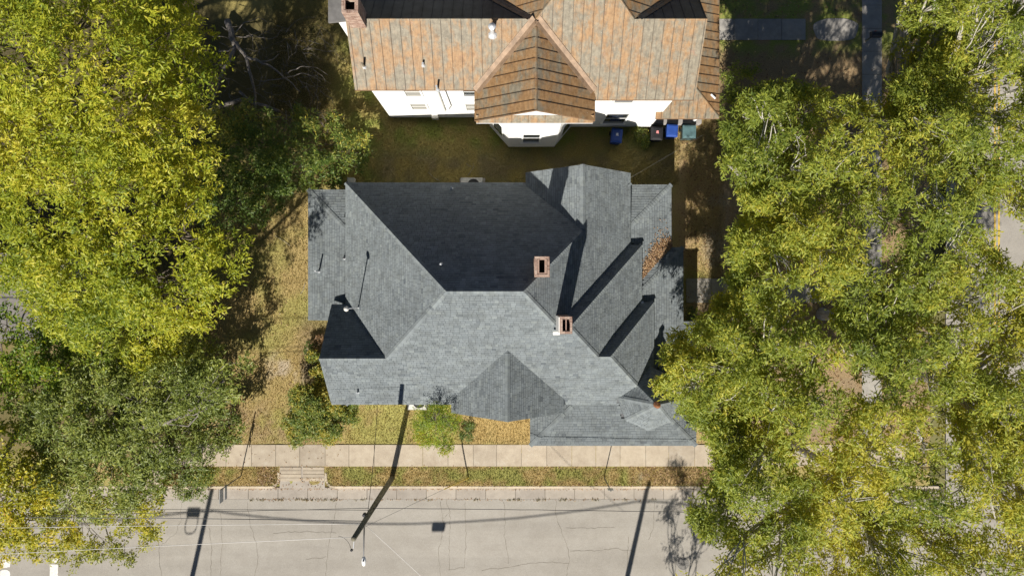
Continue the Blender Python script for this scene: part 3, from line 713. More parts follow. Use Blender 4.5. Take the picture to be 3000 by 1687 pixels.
qP = ply(7.4, 9.05, .72); RY = 12.1; RZ = qP.z(0, RY); qN = ply(RZ, RY, -.90); qWp = plx(RZ, 1.09, .72); qEp = plx(RZ, 5.49, -.72); qSW = plx(9.6, 1.09, .70); qSE = plx(9.6, 1.09, -.70)
fP = [[(-7.5, 9.447), (1.09, 9.447), (1.09, RY), (-7.5, RY)], [(1.09, 9.05), (5.49, 9.05), (5.49, RY), (3.29, RY + 2.2), (1.09, RY)], [(5.49, 9.05), (8.8, 9.05), (8.8, RY), (5.49, RY)]]
fN = [[(-7.5, RY), (1.0, RY), (-1.9, RY + 3.6), (-7.5, RY + 3.6)], [(5.6, RY), (8.8, RY), (8.8, RY + 3.6), (8.6, RY + 3.6)]]
fW = [(1.09, RY), (3.29, RY + 2.2), (1.09, RY + 4.4), (-2.4, RY + 4.4), (-2.4, RY)]; fE = [(5.49, RY), (8.9, RY), (8.9, RY + 4.4), (5.49, RY + 4.4), (3.29, RY + 2.2)]
mr_ = deck(nb, 'main_roof', [(qP, f) for f in fP] + [(qN, f) for f in fN] + [(qWp, fW), (qEp, fE)])
for f in fP: metal_face(nb, mr_, qP, f, 'rusty_metal')
for f in fN: metal_face(nb, mr_, qN, f, 'shaded_metal')
metal_face(nb, mr_, qWp, fW, 'rusty_brown_metal'); metal_face(nb, mr_, qEp, fE, 'rusty_brown_metal')
fSW = [(-1.80, 8.0), (1.09, 8.0), (1.09, 12.2), (-1.80, 12.2)]; fSE = [(1.09, 8.0), (3.98, 8.0), (3.98, 12.2), (1.09, 12.2)]
gr_ = deck(nb, 'gable_roof', [(qSW, fSW), (qSE, fSE)])
metal_face(nb, gr_, qSW, fSW, 'rusty_brown_metal', .47); metal_face(nb, gr_, qSE, fSE, 'rusty_brown_metal', .47)
def ridge_strip(parent, A, B, p, q, w, mat, lift=.06):
    A = Vector(A); B = Vector(B); d = Vector((B.x - A.x, B.y - A.y, 0)).normalized(); s = Vector((-d.y, d.x, 0))
    m = MB()
    for sg in (1, -1):
        pts = [A, A + s * w * sg, B + s * w * sg, B]
        out = [(a.x, a.y, (min if p[1] == 'min' else max)(p[0].z(a.x, a.y), q.z(a.x, a.y)) + lift) for a in pts]
        if area2([o[:2] for o in out]) < 0: out.reverse()
        m.prism(out, .02)
    m.build('flashing', mat, parent)
def vz(x): return qSW.z(x, 0) if x < 1.09 else qSE.z(x, 0)
def vy_(x): return 9.05 + (vz(x) - 7.4) / .72
ridge_strip(gr_, (-1.72, vy_(-1.72), 0), (1.05, vy_(1.05), 0), (qSW, 'max'), qP, .20, 'flashing', .065)
ridge_strip(gr_, (3.90, vy_(3.90), 0), (1.13, vy_(1.13), 0), (qSE, 'max'), qP, .20, 'flashing', .065)
ridge_strip(mr_, (-7.5, RY, 0), (.9, RY, 0), (qP, 'min'), qN, .07, 'rusty_metal', .05); ridge_strip(mr_, (5.7, RY, 0), (8.8, RY, 0), (qP, 'min'), qN, .07, 'rusty_metal', .05)
ridge_strip(gr_, (1.09, 8.0, 0), (1.09, 11.9, 0), (qSW, 'min'), qSE, .06, 'rusty_brown_metal', .05)
ridge_strip(mr_, (1.09, RY, 0), (3.29, RY + 2.2, 0), (qP, 'min'), qWp, .06, 'rusty_metal', .05); ridge_strip(mr_, (5.49, RY, 0), (3.29, RY + 2.2, 0), (qP, 'min'), qEp, .06, 'rusty_metal', .05)
ridge_strip(mr_, (.8, RY + .05, 0), (-1.9, RY + 2.3, 0), (qN, 'max'), qWp, .16, 'flashing', .06)
ridge_strip(mr_, (5.75, RY + .05, 0), (8.4, RY + 2.3, 0), (qN, 'max'), qEp, .14, 'rusty_brown_metal', .06)
qPE = plx(3.6, 11.1, -.43); qPS = ply(3.6, 9.05, .43); fPE = [(11.1, 9.05), (11.1, 22), (8.05, 22), (8.05, 12.1)]; fPS = [(7.72, 9.05), (11.1, 9.05), (8.05, 12.1), (8.05, 9.40), (7.72, 9.40)]
fPS = [(8.05, 9.05), (11.1, 9.05), (8.05, 12.1)]; fPS2 = rect(7.70, 8.05, 9.05, 9.385)
pr_ = deck(nb, 'porch_roof', [(qPE, fPE), (qPS, fPS), (qPS, fPS2)])
metal_face(nb, pr_, qPE, fPE, 'rusty_brown_metal', .47); metal_face(nb, pr_, qPS, fPS, 'rusty_metal', .47); metal_face(nb, pr_, qPS, fPS2, 'rusty_brown_metal', .47)
ridge_strip(pr_, (11.05, 9.1, 0), (8.1, 12.05, 0), (qPE, 'min'), qPS, .06, 'rusty_metal', .06)
for (x, y) in ((10.5, 9.65), (10.7, 12), (10.7, 15), (10.7, 18)):
    m = MB(); m.lathe((x, y, -.05), [(.12, 0), (.12, .5), (.09, .6), (.09, 3.3), (.13, 3.4), (.13, 3.62)], 10); m.build('porch_post', 'trim_white', nb)
m = MB(); m.box(8.06, 10.95, 9.5, 21, -.05, .6); m.build('porch_floor', 'porch_floor', nb)
# pent roof below the gable, gable wall, bay, main walls
qPent = ply(7.42, 7.93, 1.1); fPent = rect(-1.72, 3.90, 7.93, 8.22)
pt_ = deck(nb, 'pent_roof', [(qPent, fPent)], 'trim_white', .1); metal_face(nb, pt_, qPent, fPent, 'rusty_metal', .8)
def clap(mb, x0, x1, y, z0, z1, sgn=-1, step=.14):
    z = z0
    while z < z1 - .001:
        zt_ = min(z + step, z1); i = len(mb.v)
        mb.v += [(x0, y + sgn * .022, z), (x1, y + sgn * .022, z), (x1, y + sgn * .004, zt_), (x0, y + sgn * .004, zt_), (x0, y, z), (x1, y, z)]
        mb.face((i, i + 1, i + 2, i + 3)); mb.face((i + 4, i + 5, i + 1, i)); z = zt_
m = MB(); m.box(-7.06, 1.1, 9.95, 15.6, .25, 7.78); m.box(1.0, 8.03, 9.40, 15.6, .251, 7.50); clap(m, -7.08, 1.05, 9.95, .25, 7.76); clap(m, 1.05, 8.05, 9.40, .25, 7.48); m.build('wall', 'white_siding', nb)
m = MB(); m.box(-7.0, 1.05, 10.02, 15.5, -.1, .25); m.box(1.05, 7.98, 9.47, 15.5, -.1, .251); m.build('foundation', 'grey_concrete', nb)
m = MB(); m.prism([(-1.29, 9.42, 7.40), (-.20, 8.21, 7.40), (2.46, 8.21, 7.40), (3.45, 9.42, 7.40)], 7.15); m.build('bay_wall', 'white_siding', nb)
m = MB(); m.prism([(-1.2, 9.42, .25), (-.14, 8.27, .25), (2.40, 8.27, .25), (3.36, 9.42, .25)], .35); m.build('bay_foundation', 'grey_concrete', nb)
m = MB(); m.box(-1.75, 3.93, 8.24, 9.5, 7.30, 7.55); gable_wall(m, (-1.75, 8.23), (3.93, 8.23), (0, .2), 7.45, 7.52, 9.42); m.build('gable_wall', 'white_siding', nb)
def nwin(px0, px1, z0, z1, y, mat): 
    D = (H - (z0 + z1) / 2) / F; x0 = (px0 - CX) * D; x1 = (px1 - CX) * D; window(nb, (x0 + x1) / 2, y, z0, z1, x1 - x0, 'y', -1, mat)
nwin(1206, 1249, 2.2, 3.35, 9.93, 'window_blind'); nwin(1366, 1412, 1.9, 3.35, 9.93, 'window_blind'); nwin(1186, 1230, 4.9, 6.4, 9.93, 'window_blind'); nwin(1358, 1400, 4.9, 6.4, 9.93, 'window_dark')
nwin(1533, 1580, 1.75, 3.75, 8.21, 'window_dark'); nwin(1772, 1834, 1.3, 3.45, 9.375, 'window_dark'); nwin(1803, 1856, 5.75, 6.9, 9.375, 'window_dark')
def bay_side(a, b, z0, z1):
    a = Vector((*a, 0)); b = Vector((*b, 0)); d = (b - a).normalized(); n = Vector((d.y, -d.x, 0)); c = (a + b) / 2
    m = MB(); L = (b - a).length
    m.obox(c + Vector((0, 0, (z0 + z1) / 2)) + n * .02, d * .42, n * .03, Vector((0, 0, (z1 - z0) / 2 + .1))); o = m.build('window', 'trim_white', nb)
    m = MB(); m.obox(c + Vector((0, 0, (z0 + z1) / 2)) + n * .04, d * .34, n * .02, Vector((0, 0, (z1 - z0) / 2))); m.build('pane', 'window_dark', o)
bay_side((-1.29, 9.42), (-.20, 8.21), 1.7, 3.9); bay_side((2.46, 8.21), (3.45, 9.42), 1.7, 3.9)
m = MB(); m.tube([(-3.72, 9.86, 6.9), (-3.72, 9.86, 2.1), (-3.72, 9.80, 1.95)], .045, 8); m.build('drain_pipe', 'ac_case', nb)
m = MB(); m.tube([(-3.35, 9.87, 6.5), (-3.3, 9.87, 3.0), (-3.5, 9.87, 2.3)], .02, 6); m.build('cable', 'wire_grey', nb)
m = MB(); m.box(-4.6, -4.25, 9.72, 9.93, .5, .95); m.build('meter_box', 'ac_case', nb)
# chimney and flat back roof at the west end, vents
chimney(nb, -6.95, 12.14, .72, .72, 8.6, 11.2, [(-6.95 - .2, -6.95 + .2, 12.14 - .22, 12.14 + .22)], 60, None, .0)
m = MB(); m.prism([(-8.8, 12.70, 7.62), (-7.3, 12.78, 7.80), (-7.3, 16.5, 7.80), (-8.8, 16.5, 7.62)], .16); br = m.build('back_roof', 'felt_roof', nb)
m = MB(); m.box(-8.5, -7.05, 13.0, 15.5, -.05, 7.44); m.build('back_wall', 'white_siding', nb)
m = MB(); m.tube([(-7.62, 12.62, 7.55), (-7.5, 12.2, 7.3), (-7.42, 11.9, 7.0), (-7.40, 11.75, 2.0)], .05, 8); m.build('downspout', 'white_pipe', nb)
def qz(x, y): return qP.z(x, y) if y < RY else qN.z(x, y)
p = P(1443, 100, 9.2); zb = qz(p.x, p.y); o = vent(p.x, p.y, zb, .9, .10, 'galvanized', True, 'flue_pipe', nb)
m = MB(); m.lathe((p.x, p.y, zb + .85), [(.16, 0), (.17, .06), (.04, .16)], 12); m.build('flue_cap', 'galvanized', o)
for (a, b_, zg, h, mt) in ((1068, 197, 8.3, .55, 'rusty_metal'), (1241, 193, 8.3, .3, 'galvanized'), (1282, 262, 7.75, .6, 'galvanized')):
    p = P(a, b_, zg); vent(p.x, p.y, qz(p.x, p.y), h, .05, mt, True, 'vent_pipe', nb)
p = P(2092, 281, 4.0); m = MB(); m.tube([(p.x - .12, p.y + .12, qPE.z(p.x - .12, 0) + .03), (p.x + .12, p.y - .1, qPE.z(p.x + .12, 0) + .10)], .055, 8); o = m.build('plastic_bottle', 'white_pipe'); tag(o, 'white plastic bottle lying on the rusty porch roof', 'bottle')

# ---------------------------------------------------------------- leaves, branches, trees
def leaf_mesh(name, base, d, nrm, L, W, tint, mat):
    n = len(base)
    d = d / (np.linalg.norm(d, axis=1, keepdims=True) + 1e-9)
    s = np.cross(d, nrm); s /= (np.linalg.norm(s, axis=1, keepdims=True) + 1e-9); up = np.cross(s, d)
    L = L[:, None]; W = W[:, None]
    midp = base + d * L * .45 + up * W * .25
    v = np.stack([base, midp + s * W * .5 - up * W * .22, base + d * L - up * L * .12, midp - s * W * .5 - up * W * .22], 1).reshape(-1, 3)
    i = np.arange(n)[:, None] * 4
    f = np.stack([np.concatenate([i, i + 1, i + 2], 1), np.concatenate([i, i + 2, i + 3], 1)], 1).reshape(-1, 3)
    return npmesh(name, v, f, mat, np.repeat(tint, 2))
def sprays(cent, out, nleaf, spread, rng, L, W, tint_c, tint_sd, droop=.25):
    """leaves set along short twigs that fan out from every spray centre"""
    n = len(cent); tw = 4; per = max(1, nleaf // tw)
    tdir = out[:, None, :] * .75 + rng.normal(0, .55, (n, tw, 3)); tdir[..., 2] = tdir[..., 2] * .6 + .1
    tdir /= np.linalg.norm(tdir, axis=2, keepdims=True)
    t = rng.uniform(.05, 1, (n, tw, per, 1)) * spread[:, None, None, None]
    base = cent[:, None, None, :] + tdir[:, :, None, :] * t + rng.normal(0, .06, (n, tw, per, 3)); base[..., 2] -= droop * t[..., 0] ** 2
    side = np.cross(tdir, np.array([0, 0, 1.0])); side /= (np.linalg.norm(side, axis=2, keepdims=True) + 1e-6)
    sg = rng.choice([-1, 1], (n, tw, per, 1))
    d = tdir[:, :, None, :] * .65 + side[:, :, None, :] * sg * .75 + rng.normal(0, .32, (n, tw, per, 3)); d[..., 2] -= .22
    nr = np.array([0, 0, 1.0]) + rng.normal(0, .42, (n, tw, per, 3)) + out[:, None, None, :] * .25
    sc = rng.uniform(.7, 1.25, (n, tw, per))
    tint = np.clip(tint_c[:, None, None] + rng.normal(0, tint_sd, (n, tw, per)), 0, 1)
    k = n * tw * per
    return base.reshape(k, 3), d.reshape(k, 3), nr.reshape(k, 3), (L * sc).reshape(k), (W * sc).reshape(k), tint.reshape(k)
def crown_sprays(lobes, dens, rng, seed, flat=.75, shell=.45, rough=.3, low=-.25, puff=.42, per=6):
    """sprays gathered into puffs that sit on the outside (and partly inside) of every lobe"""
    C = []; O = []; LI = []
    for li, (c, r) in enumerate(lobes):
        n = max(4, int(dens * 4 * math.pi * r * r * .75 / per))
        v = rng.normal(0, 1, (n * 4, 3)); v /= np.linalg.norm(v, axis=1, keepdims=True)
        v = v[v[:, 2] > low][:n]
        az = np.arctan2(v[:, 1], v[:, 0]) * r; el = np.arcsin(np.clip(v[:, 2], -1, 1)) * r
        nz = fbm(az, el, .55, seed + li * 3, 3)
        rr = r * (1 - shell * rng.random(len(v)) ** 1.5) * (1 - rough + 2 * rough * nz)
        pc = np.array(c) + v * rr[:, None] * np.array([1, 1, flat])
        pr = min(puff, r * .4) * rng.uniform(.7, 1.3, len(v))
        off = rng.normal(0, 1, (len(v), per, 3)); off /= np.linalg.norm(off, axis=2, keepdims=True); off[..., 2] = np.abs(off[..., 2]) * .8 - .15
        cc = pc[:, None, :] + off * pr[:, None, None] * rng.uniform(.35, 1, (len(v), per, 1)); oo = off + v[:, None, :] * .5; oo /= np.linalg.norm(oo, axis=2, keepdims=True)
        C.append(cc.reshape(-1, 3)); O.append(oo.reshape(-1, 3)); LI.append(np.full(len(v) * per, li))
    return np.concatenate(C), np.concatenate(O), np.concatenate(LI)
def limb_pts(a, b, rs, n=7, wig=.12, rise=.2):
    a = Vector(a); b = Vector(b); L = (b - a).length; out = []
    o1 = Vector((rs.uniform(-1, 1), rs.uniform(-1, 1), rs.uniform(-.4, .4))) * L * wig; o2 = Vector((rs.uniform(-1, 1), rs.uniform(-1, 1), rs.uniform(-.4, .4))) * L * wig
    for k in range(n):
        t = k / (n - 1); p = a.lerp(b, t); p += o1 * math.sin(math.pi * t) + o2 * math.sin(2 * math.pi * t) * .5; p.z += rise * L * math.sin(math.pi * t) * .5; out.append(p)
    return out
def tree(name, label, cat, base, lobes, leaf, bark_m, dens=2.6, nleaf=28, L=.22, W=.085, spread=.55, trunk_r=.28, fork=.45, tint=.5, tint_sd=.16, seed=1, group=None, ntw=7, low=-.25, flat=.75, rough=.3, cull=.55, shell=.45, clumptint=.35, puff=.42, limbleaf=False):
    rng = np.random.default_rng(seed); rs = random.Random(seed)
    W_ = [(tuple(P(a, b, z)), r) for (a, b, z, r) in lobes]
    base = P(*base, 0) if len(base) == 2 else Vector(base)
    t = thing(name, base, label, cat, group)
    top = max(c[2] for c, _ in W_); zf = max(.5, top * fork); cx = sum(c[0] for c, _ in W_) / len(W_); cy = sum(c[1] for c, _ in W_) / len(W_)
    fk = Vector((base.x + (cx - base.x) * .25, base.y + (cy - base.y) * .25, zf))
    m = MB(); pts = limb_pts(base - Vector((0, 0, .15)), fk, rs, 6, .04, 0); m.tube(pts, [trunk_r * (1.35, .94, .86, .78, .66, .34)[k] for k in range(6)], 10); m.build('trunk', bark_m, t, True)
    C, O, LI = crown_sprays(W_, dens, rng, seed, flat, shell, rough, low, puff)
    # drop sprays that lie deep inside another lobe
    keep = np.ones(len(C), bool)
    for li, (c, r) in enumerate(W_):
        d = (C - np.array(c)) / np.array([1, 1, flat]); keep &= ~((np.linalg.norm(d, axis=1) < r * cull) & (LI != li))
    keep &= C[:, 2] > .15
    C, O, LI = C[keep], O[keep], LI[keep]
    tw = MB(); exC = []; exO = []
    for li, (c, r) in enumerate(W_):
        lp = limb_pts(fk - Vector((0, 0, zf * .15 * rs.random())), (c[0], c[1], c[2] - r * .25), rs, 8, .13, .15); L0 = (Vector(c) - fk).length
        r0 = trunk_r * min(.5, .16 + .04 * L0); exC += [q + Vector((rs.gauss(0, .35), rs.gauss(0, .35), rs.uniform(.1, .7))) for q in lp[3:7] for _ in range(4)] if limbleaf else []; lm = MB(); lm.tube(lp, [r0 * (1 - .78 * k / 7) for k in range(8)], 7); lm.build('limb', bark_m, t, True)
        idx = np.where(LI == li)[0]
        if len(idx) == 0: continue
        for j in rng.choice(idx, min(ntw, len(idx)), False):
            e = Vector(C[j]); s_ = lp[rs.choice([4, 5, 6, 7])]; q = limb_pts(s_, e, rs, 5, .14, .1); tw.tube(q, [max(.02, r0 * .28) * (1 - .7 * k / 4) for k in range(5)], 5)
    tw.build('branches', bark_m, t, True, kind='stuff')
    if limbleaf:
        e3 = np.array([tuple(q) for q in exC]); o3 = rng.normal(0, 1, e3.shape); o3[:, 2] = np.abs(o3[:, 2]); o3 /= np.linalg.norm(o3, axis=1, keepdims=True)
        pad = (-len(keep)) % 6; C = np.concatenate([C, e3]); O = np.concatenate([O, o3]); keep = np.concatenate([keep, np.zeros(pad, bool), np.ones(len(e3), bool), np.zeros((-len(e3)) % 6, bool)])
    pid = np.repeat(np.arange(len(keep) // 6), 6)[keep]; ptint = rng.normal(0, .10, len(keep) // 6 + 1)[pid]
    tc = tint + ptint + (fbm(C[:, 0], C[:, 1], .35, seed + 50, 3) - .5) * 2 * clumptint + rng.normal(0, .05, len(C))
    sp = np.full(len(C), spread) * rng.uniform(.7, 1.3, len(C))
    me = leaf_mesh('crown', *sprays(C, O, nleaf, sp, rng, L, W, tc, tint_sd), leaf)
    link('crown', me, t)
    return t
tree('tree', 'tall yellow green tree with broad crown beside the tangle of dead branches', 'tree', (230, 380), [(60, 40, 11, 4.0), (250, 60, 11.5, 3.8), (400, 30, 9.5, 2.6), (120, 210, 12, 4.2), (300, 220, 12.5, 4.0), (450, 170, 10, 2.8), (505, 265, 8, 1.7), (60, 400, 11.5, 3.6), (230, 420, 12.5, 4.0), (400, 380, 11, 3.4), (490, 420, 8.5, 2.2), (480, 90, 8.5, 1.8)], 'leaf_yellow_green', 'bark_dark', dens=3.2, nleaf=24, L=.20, W=.062, spread=.42, puff=.62, rough=.5, shell=.55, seed=21, tint=.6, trunk_r=.42)
tree('tree', 'yellow green tree shading the dry lawn beside the house', 'tree', (390, 740), [(60, 640, 10, 3.4), (200, 600, 11, 3.6), (350, 560, 11, 3.0), (440, 560, 10.5, 2.2), (505, 565, 9.5, 1.4), (150, 740, 9.5, 2.4), (300, 740, 10.5, 3.4), (440, 720, 10.5, 3.0), (545, 690, 10, 1.9), (605, 760, 9, 1.1), (250, 860, 9.0, 2.2), (390, 860, 9.5, 2.6), (500, 840, 10, 2.0), (570, 870, 9.5, 1.2), (300, 960, 7.0, 1.5), (470, 960, 7.5, 1.9), (585, 945, 8.5, 1.0)], 'leaf_yellow_green', 'bark_dark', dens=3.3, nleaf=24, L=.20, W=.062, spread=.42, puff=.62, rough=.5, shell=.55, seed=22, tint=.52, trunk_r=.38)
tree('tree', 'dark olive tree overhanging the sidewalk beside the dry lawn', 'tree', (400, 1230), [(330, 1060, 6, 2.2), (480, 1070, 5, 2.4), (570, 1060, 2.8, 1.7), (250, 1190, 7, 2.6), (400, 1190, 7.5, 2.8), (550, 1180, 4.0, 2.4), (620, 1160, 2.2, 1.3), (665, 1245, 1.8, 1.0), (580, 1270, 2.6, 1.4), (480, 1290, 4.4, 2.0), (340, 1310, 6, 2.4), (220, 1330, 6, 2.3), (420, 1390, 4, 1.4), (310, 1410, 4.6, 1.7), (180, 1420, 4.6, 1.8), (530, 1350, 2.8, 1.1), (520, 1150, 8.5, 1.6), (600, 1115, 9.0, 1.2), (655, 1105, 9.5, 1.0)], 'leaf_olive', 'bark_dead', dens=4.2, nleaf=26, L=.19, W=.062, spread=.42, puff=.5, rough=.4, seed=23, tint=.5, trunk_r=.3)
tree('tree', 'bright green tree beside the dark flat roof', 'tree', (90, 1120), [(30, 1050, 6, 1.8), (130, 1060, 6, 1.9), (230, 1100, 6.5, 1.9), (270, 1060, 6, 1.2), (60, 1160, 6, 2.0), (170, 1190, 6, 1.9), (10, 930, 5, 1.0)], 'leaf_bright', 'bark_dark', dens=3.0, nleaf=30, L=.17, W=.08, spread=.42, seed=24, tint=.5, trunk_r=.22)
tree('tree', 'golden yellow tree behind the olive tree at the street corner', 'tree', (-40, 1440), [(10, 1360, 8, 1.7), (60, 1440, 7.5, 1.8), (10, 1500, 7, 1.7), (90, 1530, 6, 1.3), (-80, 1430, 8, 2.2)], 'leaf_gold', 'bark_dark', dens=3.0, nleaf=30, L=.17, W=.075, spread=.42, seed=25, tint=.42, trunk_r=.22)
tree('tree', 'thin yellowing tree reaching over the street under the wires', 'tree', (240, 1420), [(440, 1450, 3.8, 1.0), (420, 1500, 3.4, .9), (340, 1500, 3.6, 1.1), (240, 1520, 4.0, 1.3), (130, 1570, 4.2, 1.3), (40, 1590, 4.4, 1.1), (300, 1590, 3.2, .8), (360, 1600, 3.2, .7), (220, 1620, 3.2, .7), (420, 1570, 3.0, .6)], 'leaf_gold', 'bark_pale', dens=4.0, nleaf=24, L=.16, W=.06, spread=.36, seed=26, tint=.42, trunk_r=.15, clumptint=.6, low=-.5, puff=.35)
shr = dict(bark_m='bark_dark', trunk_r=.07, fork=.25, ntw=5)
tree('shrub', 'dense dark thicket of shrubs at the back corner of the shingled house', 'shrub', (800, 500), [(640, 400, 3.6, 1.8), (700, 470, 3.6, 1.9), (620, 520, 4.0, 1.9), (790, 420, 2.8, 1.5), (860, 480, 2.8, 1.7), (940, 420, 2.6, 1.4), (780, 550, 2.4, 1.5), (960, 500, 2.0, 1.2), (1030, 440, 2.4, .9), (1055, 430, 2.2, .6), (880, 570, 1.6, 1.0), (700, 600, 2.2, 1.3), (1000, 390, 2.2, .7), (920, 350, 1.8, .8), (720, 360, 2.0, 1.0), (640, 590, 3.0, 1.3), (710, 560, 3.0, 1.5), (840, 535, 2.2, 1.2), (770, 600, 1.8, .9)], 'leaf_shrub', dens=4.2, nleaf=26, L=.18, W=.058, spread=.38, seed=27, tint=.6, **shr)
tree('shrub', 'leafy green shrub tipped with yellow below the west gable', 'shrub', (930, 1210), [(900, 1160, 1.4, .8), (960, 1180, 1.5, .9), (920, 1240, 1.3, .85), (980, 1240, 1.2, .8), (870, 1210, 1.0, .6), (1010, 1200, 1.0, .6), (870, 1270, .8, .5), (940, 1110, 1.2, .5), (930, 1050, .8, .3), (1020, 1180, .8, .4), (935, 1200, 1.7, .8), (900, 1190, 1.2, .6), (960, 1260, .9, .6), (860, 1240, .7, .4)], 'leaf_shrub', dens=13, nleaf=28, L=.15, W=.055, spread=.28, seed=28, tint=.8, puff=.25, rough=.2, **shr)
tree('small_tree', 'small weeping yellow green tree against the south eave', 'tree', (1285, 1222), [(1270, 1205, 2.4, .7), (1230, 1235, 1.8, .5), (1310, 1225, 2.0, .55), (1280, 1270, 1.4, .5), (1300, 1300, .9, .35), (1240, 1280, 1.0, .35)], 'leaf_bright', dens=9.0, nleaf=26, L=.13, W=.04, spread=.35, seed=29, tint=.8, low=-.6, puff=.25, **shr)
tree('small_tree', 'slim bare topped sapling casting its shadow on the south roof slope', 'tree', (-3.95, -6.75, 0), [(1272, 1216, 5.5, .42), (1248, 1222, 5.1, .35), (1298, 1222, 5.1, .38), (1275, 1232, 4.5, .5), (1310, 1240, 4.2, .4), (1235, 1240, 4.2, .4)], 'leaf_bright', dens=6.0, nleaf=12, L=.10, W=.03, spread=.3, seed=39, tint=.8, low=-.6, bark_m='bark_dark', trunk_r=.04, fork=.6, ntw=12)
tree('shrub', 'small dark bush below the front gable', 'shrub', (1368, 1262), [(1370, 1250, .5, .32), (1366, 1275, .35, .25)], 'leaf_shrub', dens=10, nleaf=20, L=.09, W=.035, spread=.16, seed=30, tint=.5, **shr)
tree('shrub', 'yellow green shrub spilling over the kerb beside the sign', 'shrub', (575, 1405), [(560, 1415, 1.0, .55), (590, 1402, 1.7, .5), (598, 1395, 2.4, .3), (540, 1440, .5, .35), (580, 1440, .5, .4), (605, 1385, 1.0, .4)], 'leaf_shrub', dens=8, nleaf=24, L=.12, W=.045, spread=.25, seed=31, tint=.7, **shr)
for k, (a, b_, r) in enumerate(((925, 1010, .35), (935, 1075, .3), (1030, 1000, .2), (905, 1020, .2))):
    tree('plant', ('brown withered plant below the point of the west gable', 'low green plant beside the withered one under the west gable', 'tiny green plant tucked under the west gable eave', 'little green plant on the lawn side of the withered one')[k], 'plant', (a, b_), [(a, b_, .35, r)], 'dry_leaf' if k == 0 else 'leaf_shrub', dens=14, nleaf=16, L=.14, W=.04, spread=.2, seed=60 + k, tint=.45, group='plants along the west wall', **shr)
tree('shrub', 'small leafy shrub growing beside the wheelie bins', 'shrub', (1882, 400), [(1882, 402, .35, .3), (1893, 415, .25, .22), (1870, 395, .3, .25)], 'leaf_shrub', dens=9, nleaf=18, L=.10, W=.035, spread=.2, seed=32, tint=.7, **shr)
tree('shrub', 'dark shrub in the corner beside the east porch', 'shrub', (2022, 935), [(2022, 920, .9, .5), (2022, 970, .8, .5), (2020, 1020, .8, .5)], 'leaf_shrub', dens=8, nleaf=20, L=.11, W=.04, spread=.22, seed=33, tint=.25, **shr)
tree('shrub', 'dark green shrub at the corner of the rusty porch', 'shrub', (2150, 330), [(2140, 260, 1.8, .9), (2150, 330, 2.2, 1.2), (2180, 200, 1.0, .6)], 'leaf_green', dens=5, nleaf=24, L=.13, W=.045, spread=.3, seed=34, tint=.3, **shr)
tree('small_tree', 'thin open tree across the street facing the manhole', 'tree', (9.6, -24.6, 0), [(1950, 2150, 6.5, .8), (1995, 2200, 6.0, .9), (2010, 2110, 7.0, .8), (2050, 2180, 6.2, .8), (1960, 2080, 7.4, .6)], 'leaf_green', 'bark_pale', dens=3.0, nleaf=20, L=.16, W=.05, spread=.4, seed=71, trunk_r=.09, fork=.4, ntw=10)
# the big street trees on the right
region = [(3080, -300), (2700, -300), (2650, -60), (2670, 60), (2690, 120), (2740, 140), (2650, 190), (2600, 225), (2500, 250), (2400, 250), (2300, 225), (2200, 250), (2120, 300), (2090, 345), (2120, 420), (2085, 480), (2110, 550), (2165, 600), (2115, 650), (2135, 710), (2110, 770), (2130, 850), (2030, 925), (1955, 980), (1935, 1060), (1885, 1125), (1970, 1205), (2035, 1270), (2080, 1320), (2080, 1400), (2000, 1455), (2010, 1530), (2075, 1600), (2055, 1750), (3080, 1750)]
holes = [(2720, 75, 55), (2915, 290, 60), (2960, 725, 60), (2760, 930, 55), (2890, 1050, 55), (2960, 1430, 60), (2340, 860, 45), (2560, 300, 40), (2300, 690, 30), (2490, 1130, 60), (2910, 900, 50), (2870, 620, 35), (2230, 1010, 40), (2420, 960, 35), (2780, 1180, 35), (2090, 1640, 30), (2270, 1540, 40)]
def inpoly(x, y, poly):
    r = False
    for k in range(len(poly)):
        (x0, y0), (x1, y1) = poly[k], poly[(k + 1) % len(poly)]
        if (y0 > y) != (y1 > y) and x < (x1 - x0) * (y - y0) / (y1 - y0) + x0: r = not r
    return r
def edged(x, y): return min(math.hypot(x - (x0 + (x1 - x0) * t), y - (y0 + (y1 - y0) * t)) for (x0, y0), (x1, y1) in zip(region, region[1:] + region[:1]) for t in (0, .25, .5, .75))
rs = random.Random(77); pl = []
for _ in range(12000):
    x, y = rs.uniform(1930, 3080), rs.uniform(-300, 1750)
    if not inpoly(x, y, region): continue
    ed = edged(x, y) if x < 2950 and y < 1690 else 200
    hd = min(math.hypot(x - a, y - b_) - r for a, b_, r in holes)
    if hd < 24 or ed < 34: continue
    rpx = min(95, max(20, ed - 22), 38 + hd * .5) * rs.uniform(.8, 1.0)
    if rpx < 19 or any(math.hypot(x - a, y - b_) < (rpx + r) * .52 for a, b_, r, _ in pl): continue
    dome = min(1, ed / 260); z = 6.6 + 4.0 * dome ** .7 + rs.uniform(-1.2, 1.2)
    pl.append((x, y, rpx, z))
trunks = [((2470, 640), 'leafy green street tree beside the front walk of the shingled house'), ((2760, 330), 'leafy green street tree standing over the walk to the rusty roofed house'), ((2660, 940), 'leafy green street tree at the verge of the side street'), ((2300, 1170), 'leafy green tree overhanging the turret of the shingled house'), ((2560, 1420), 'yellow tinged street tree at the street corner beside the manhole'), ((2960, 1150), 'yellow tinged street tree leaning over the side street centre lines')]
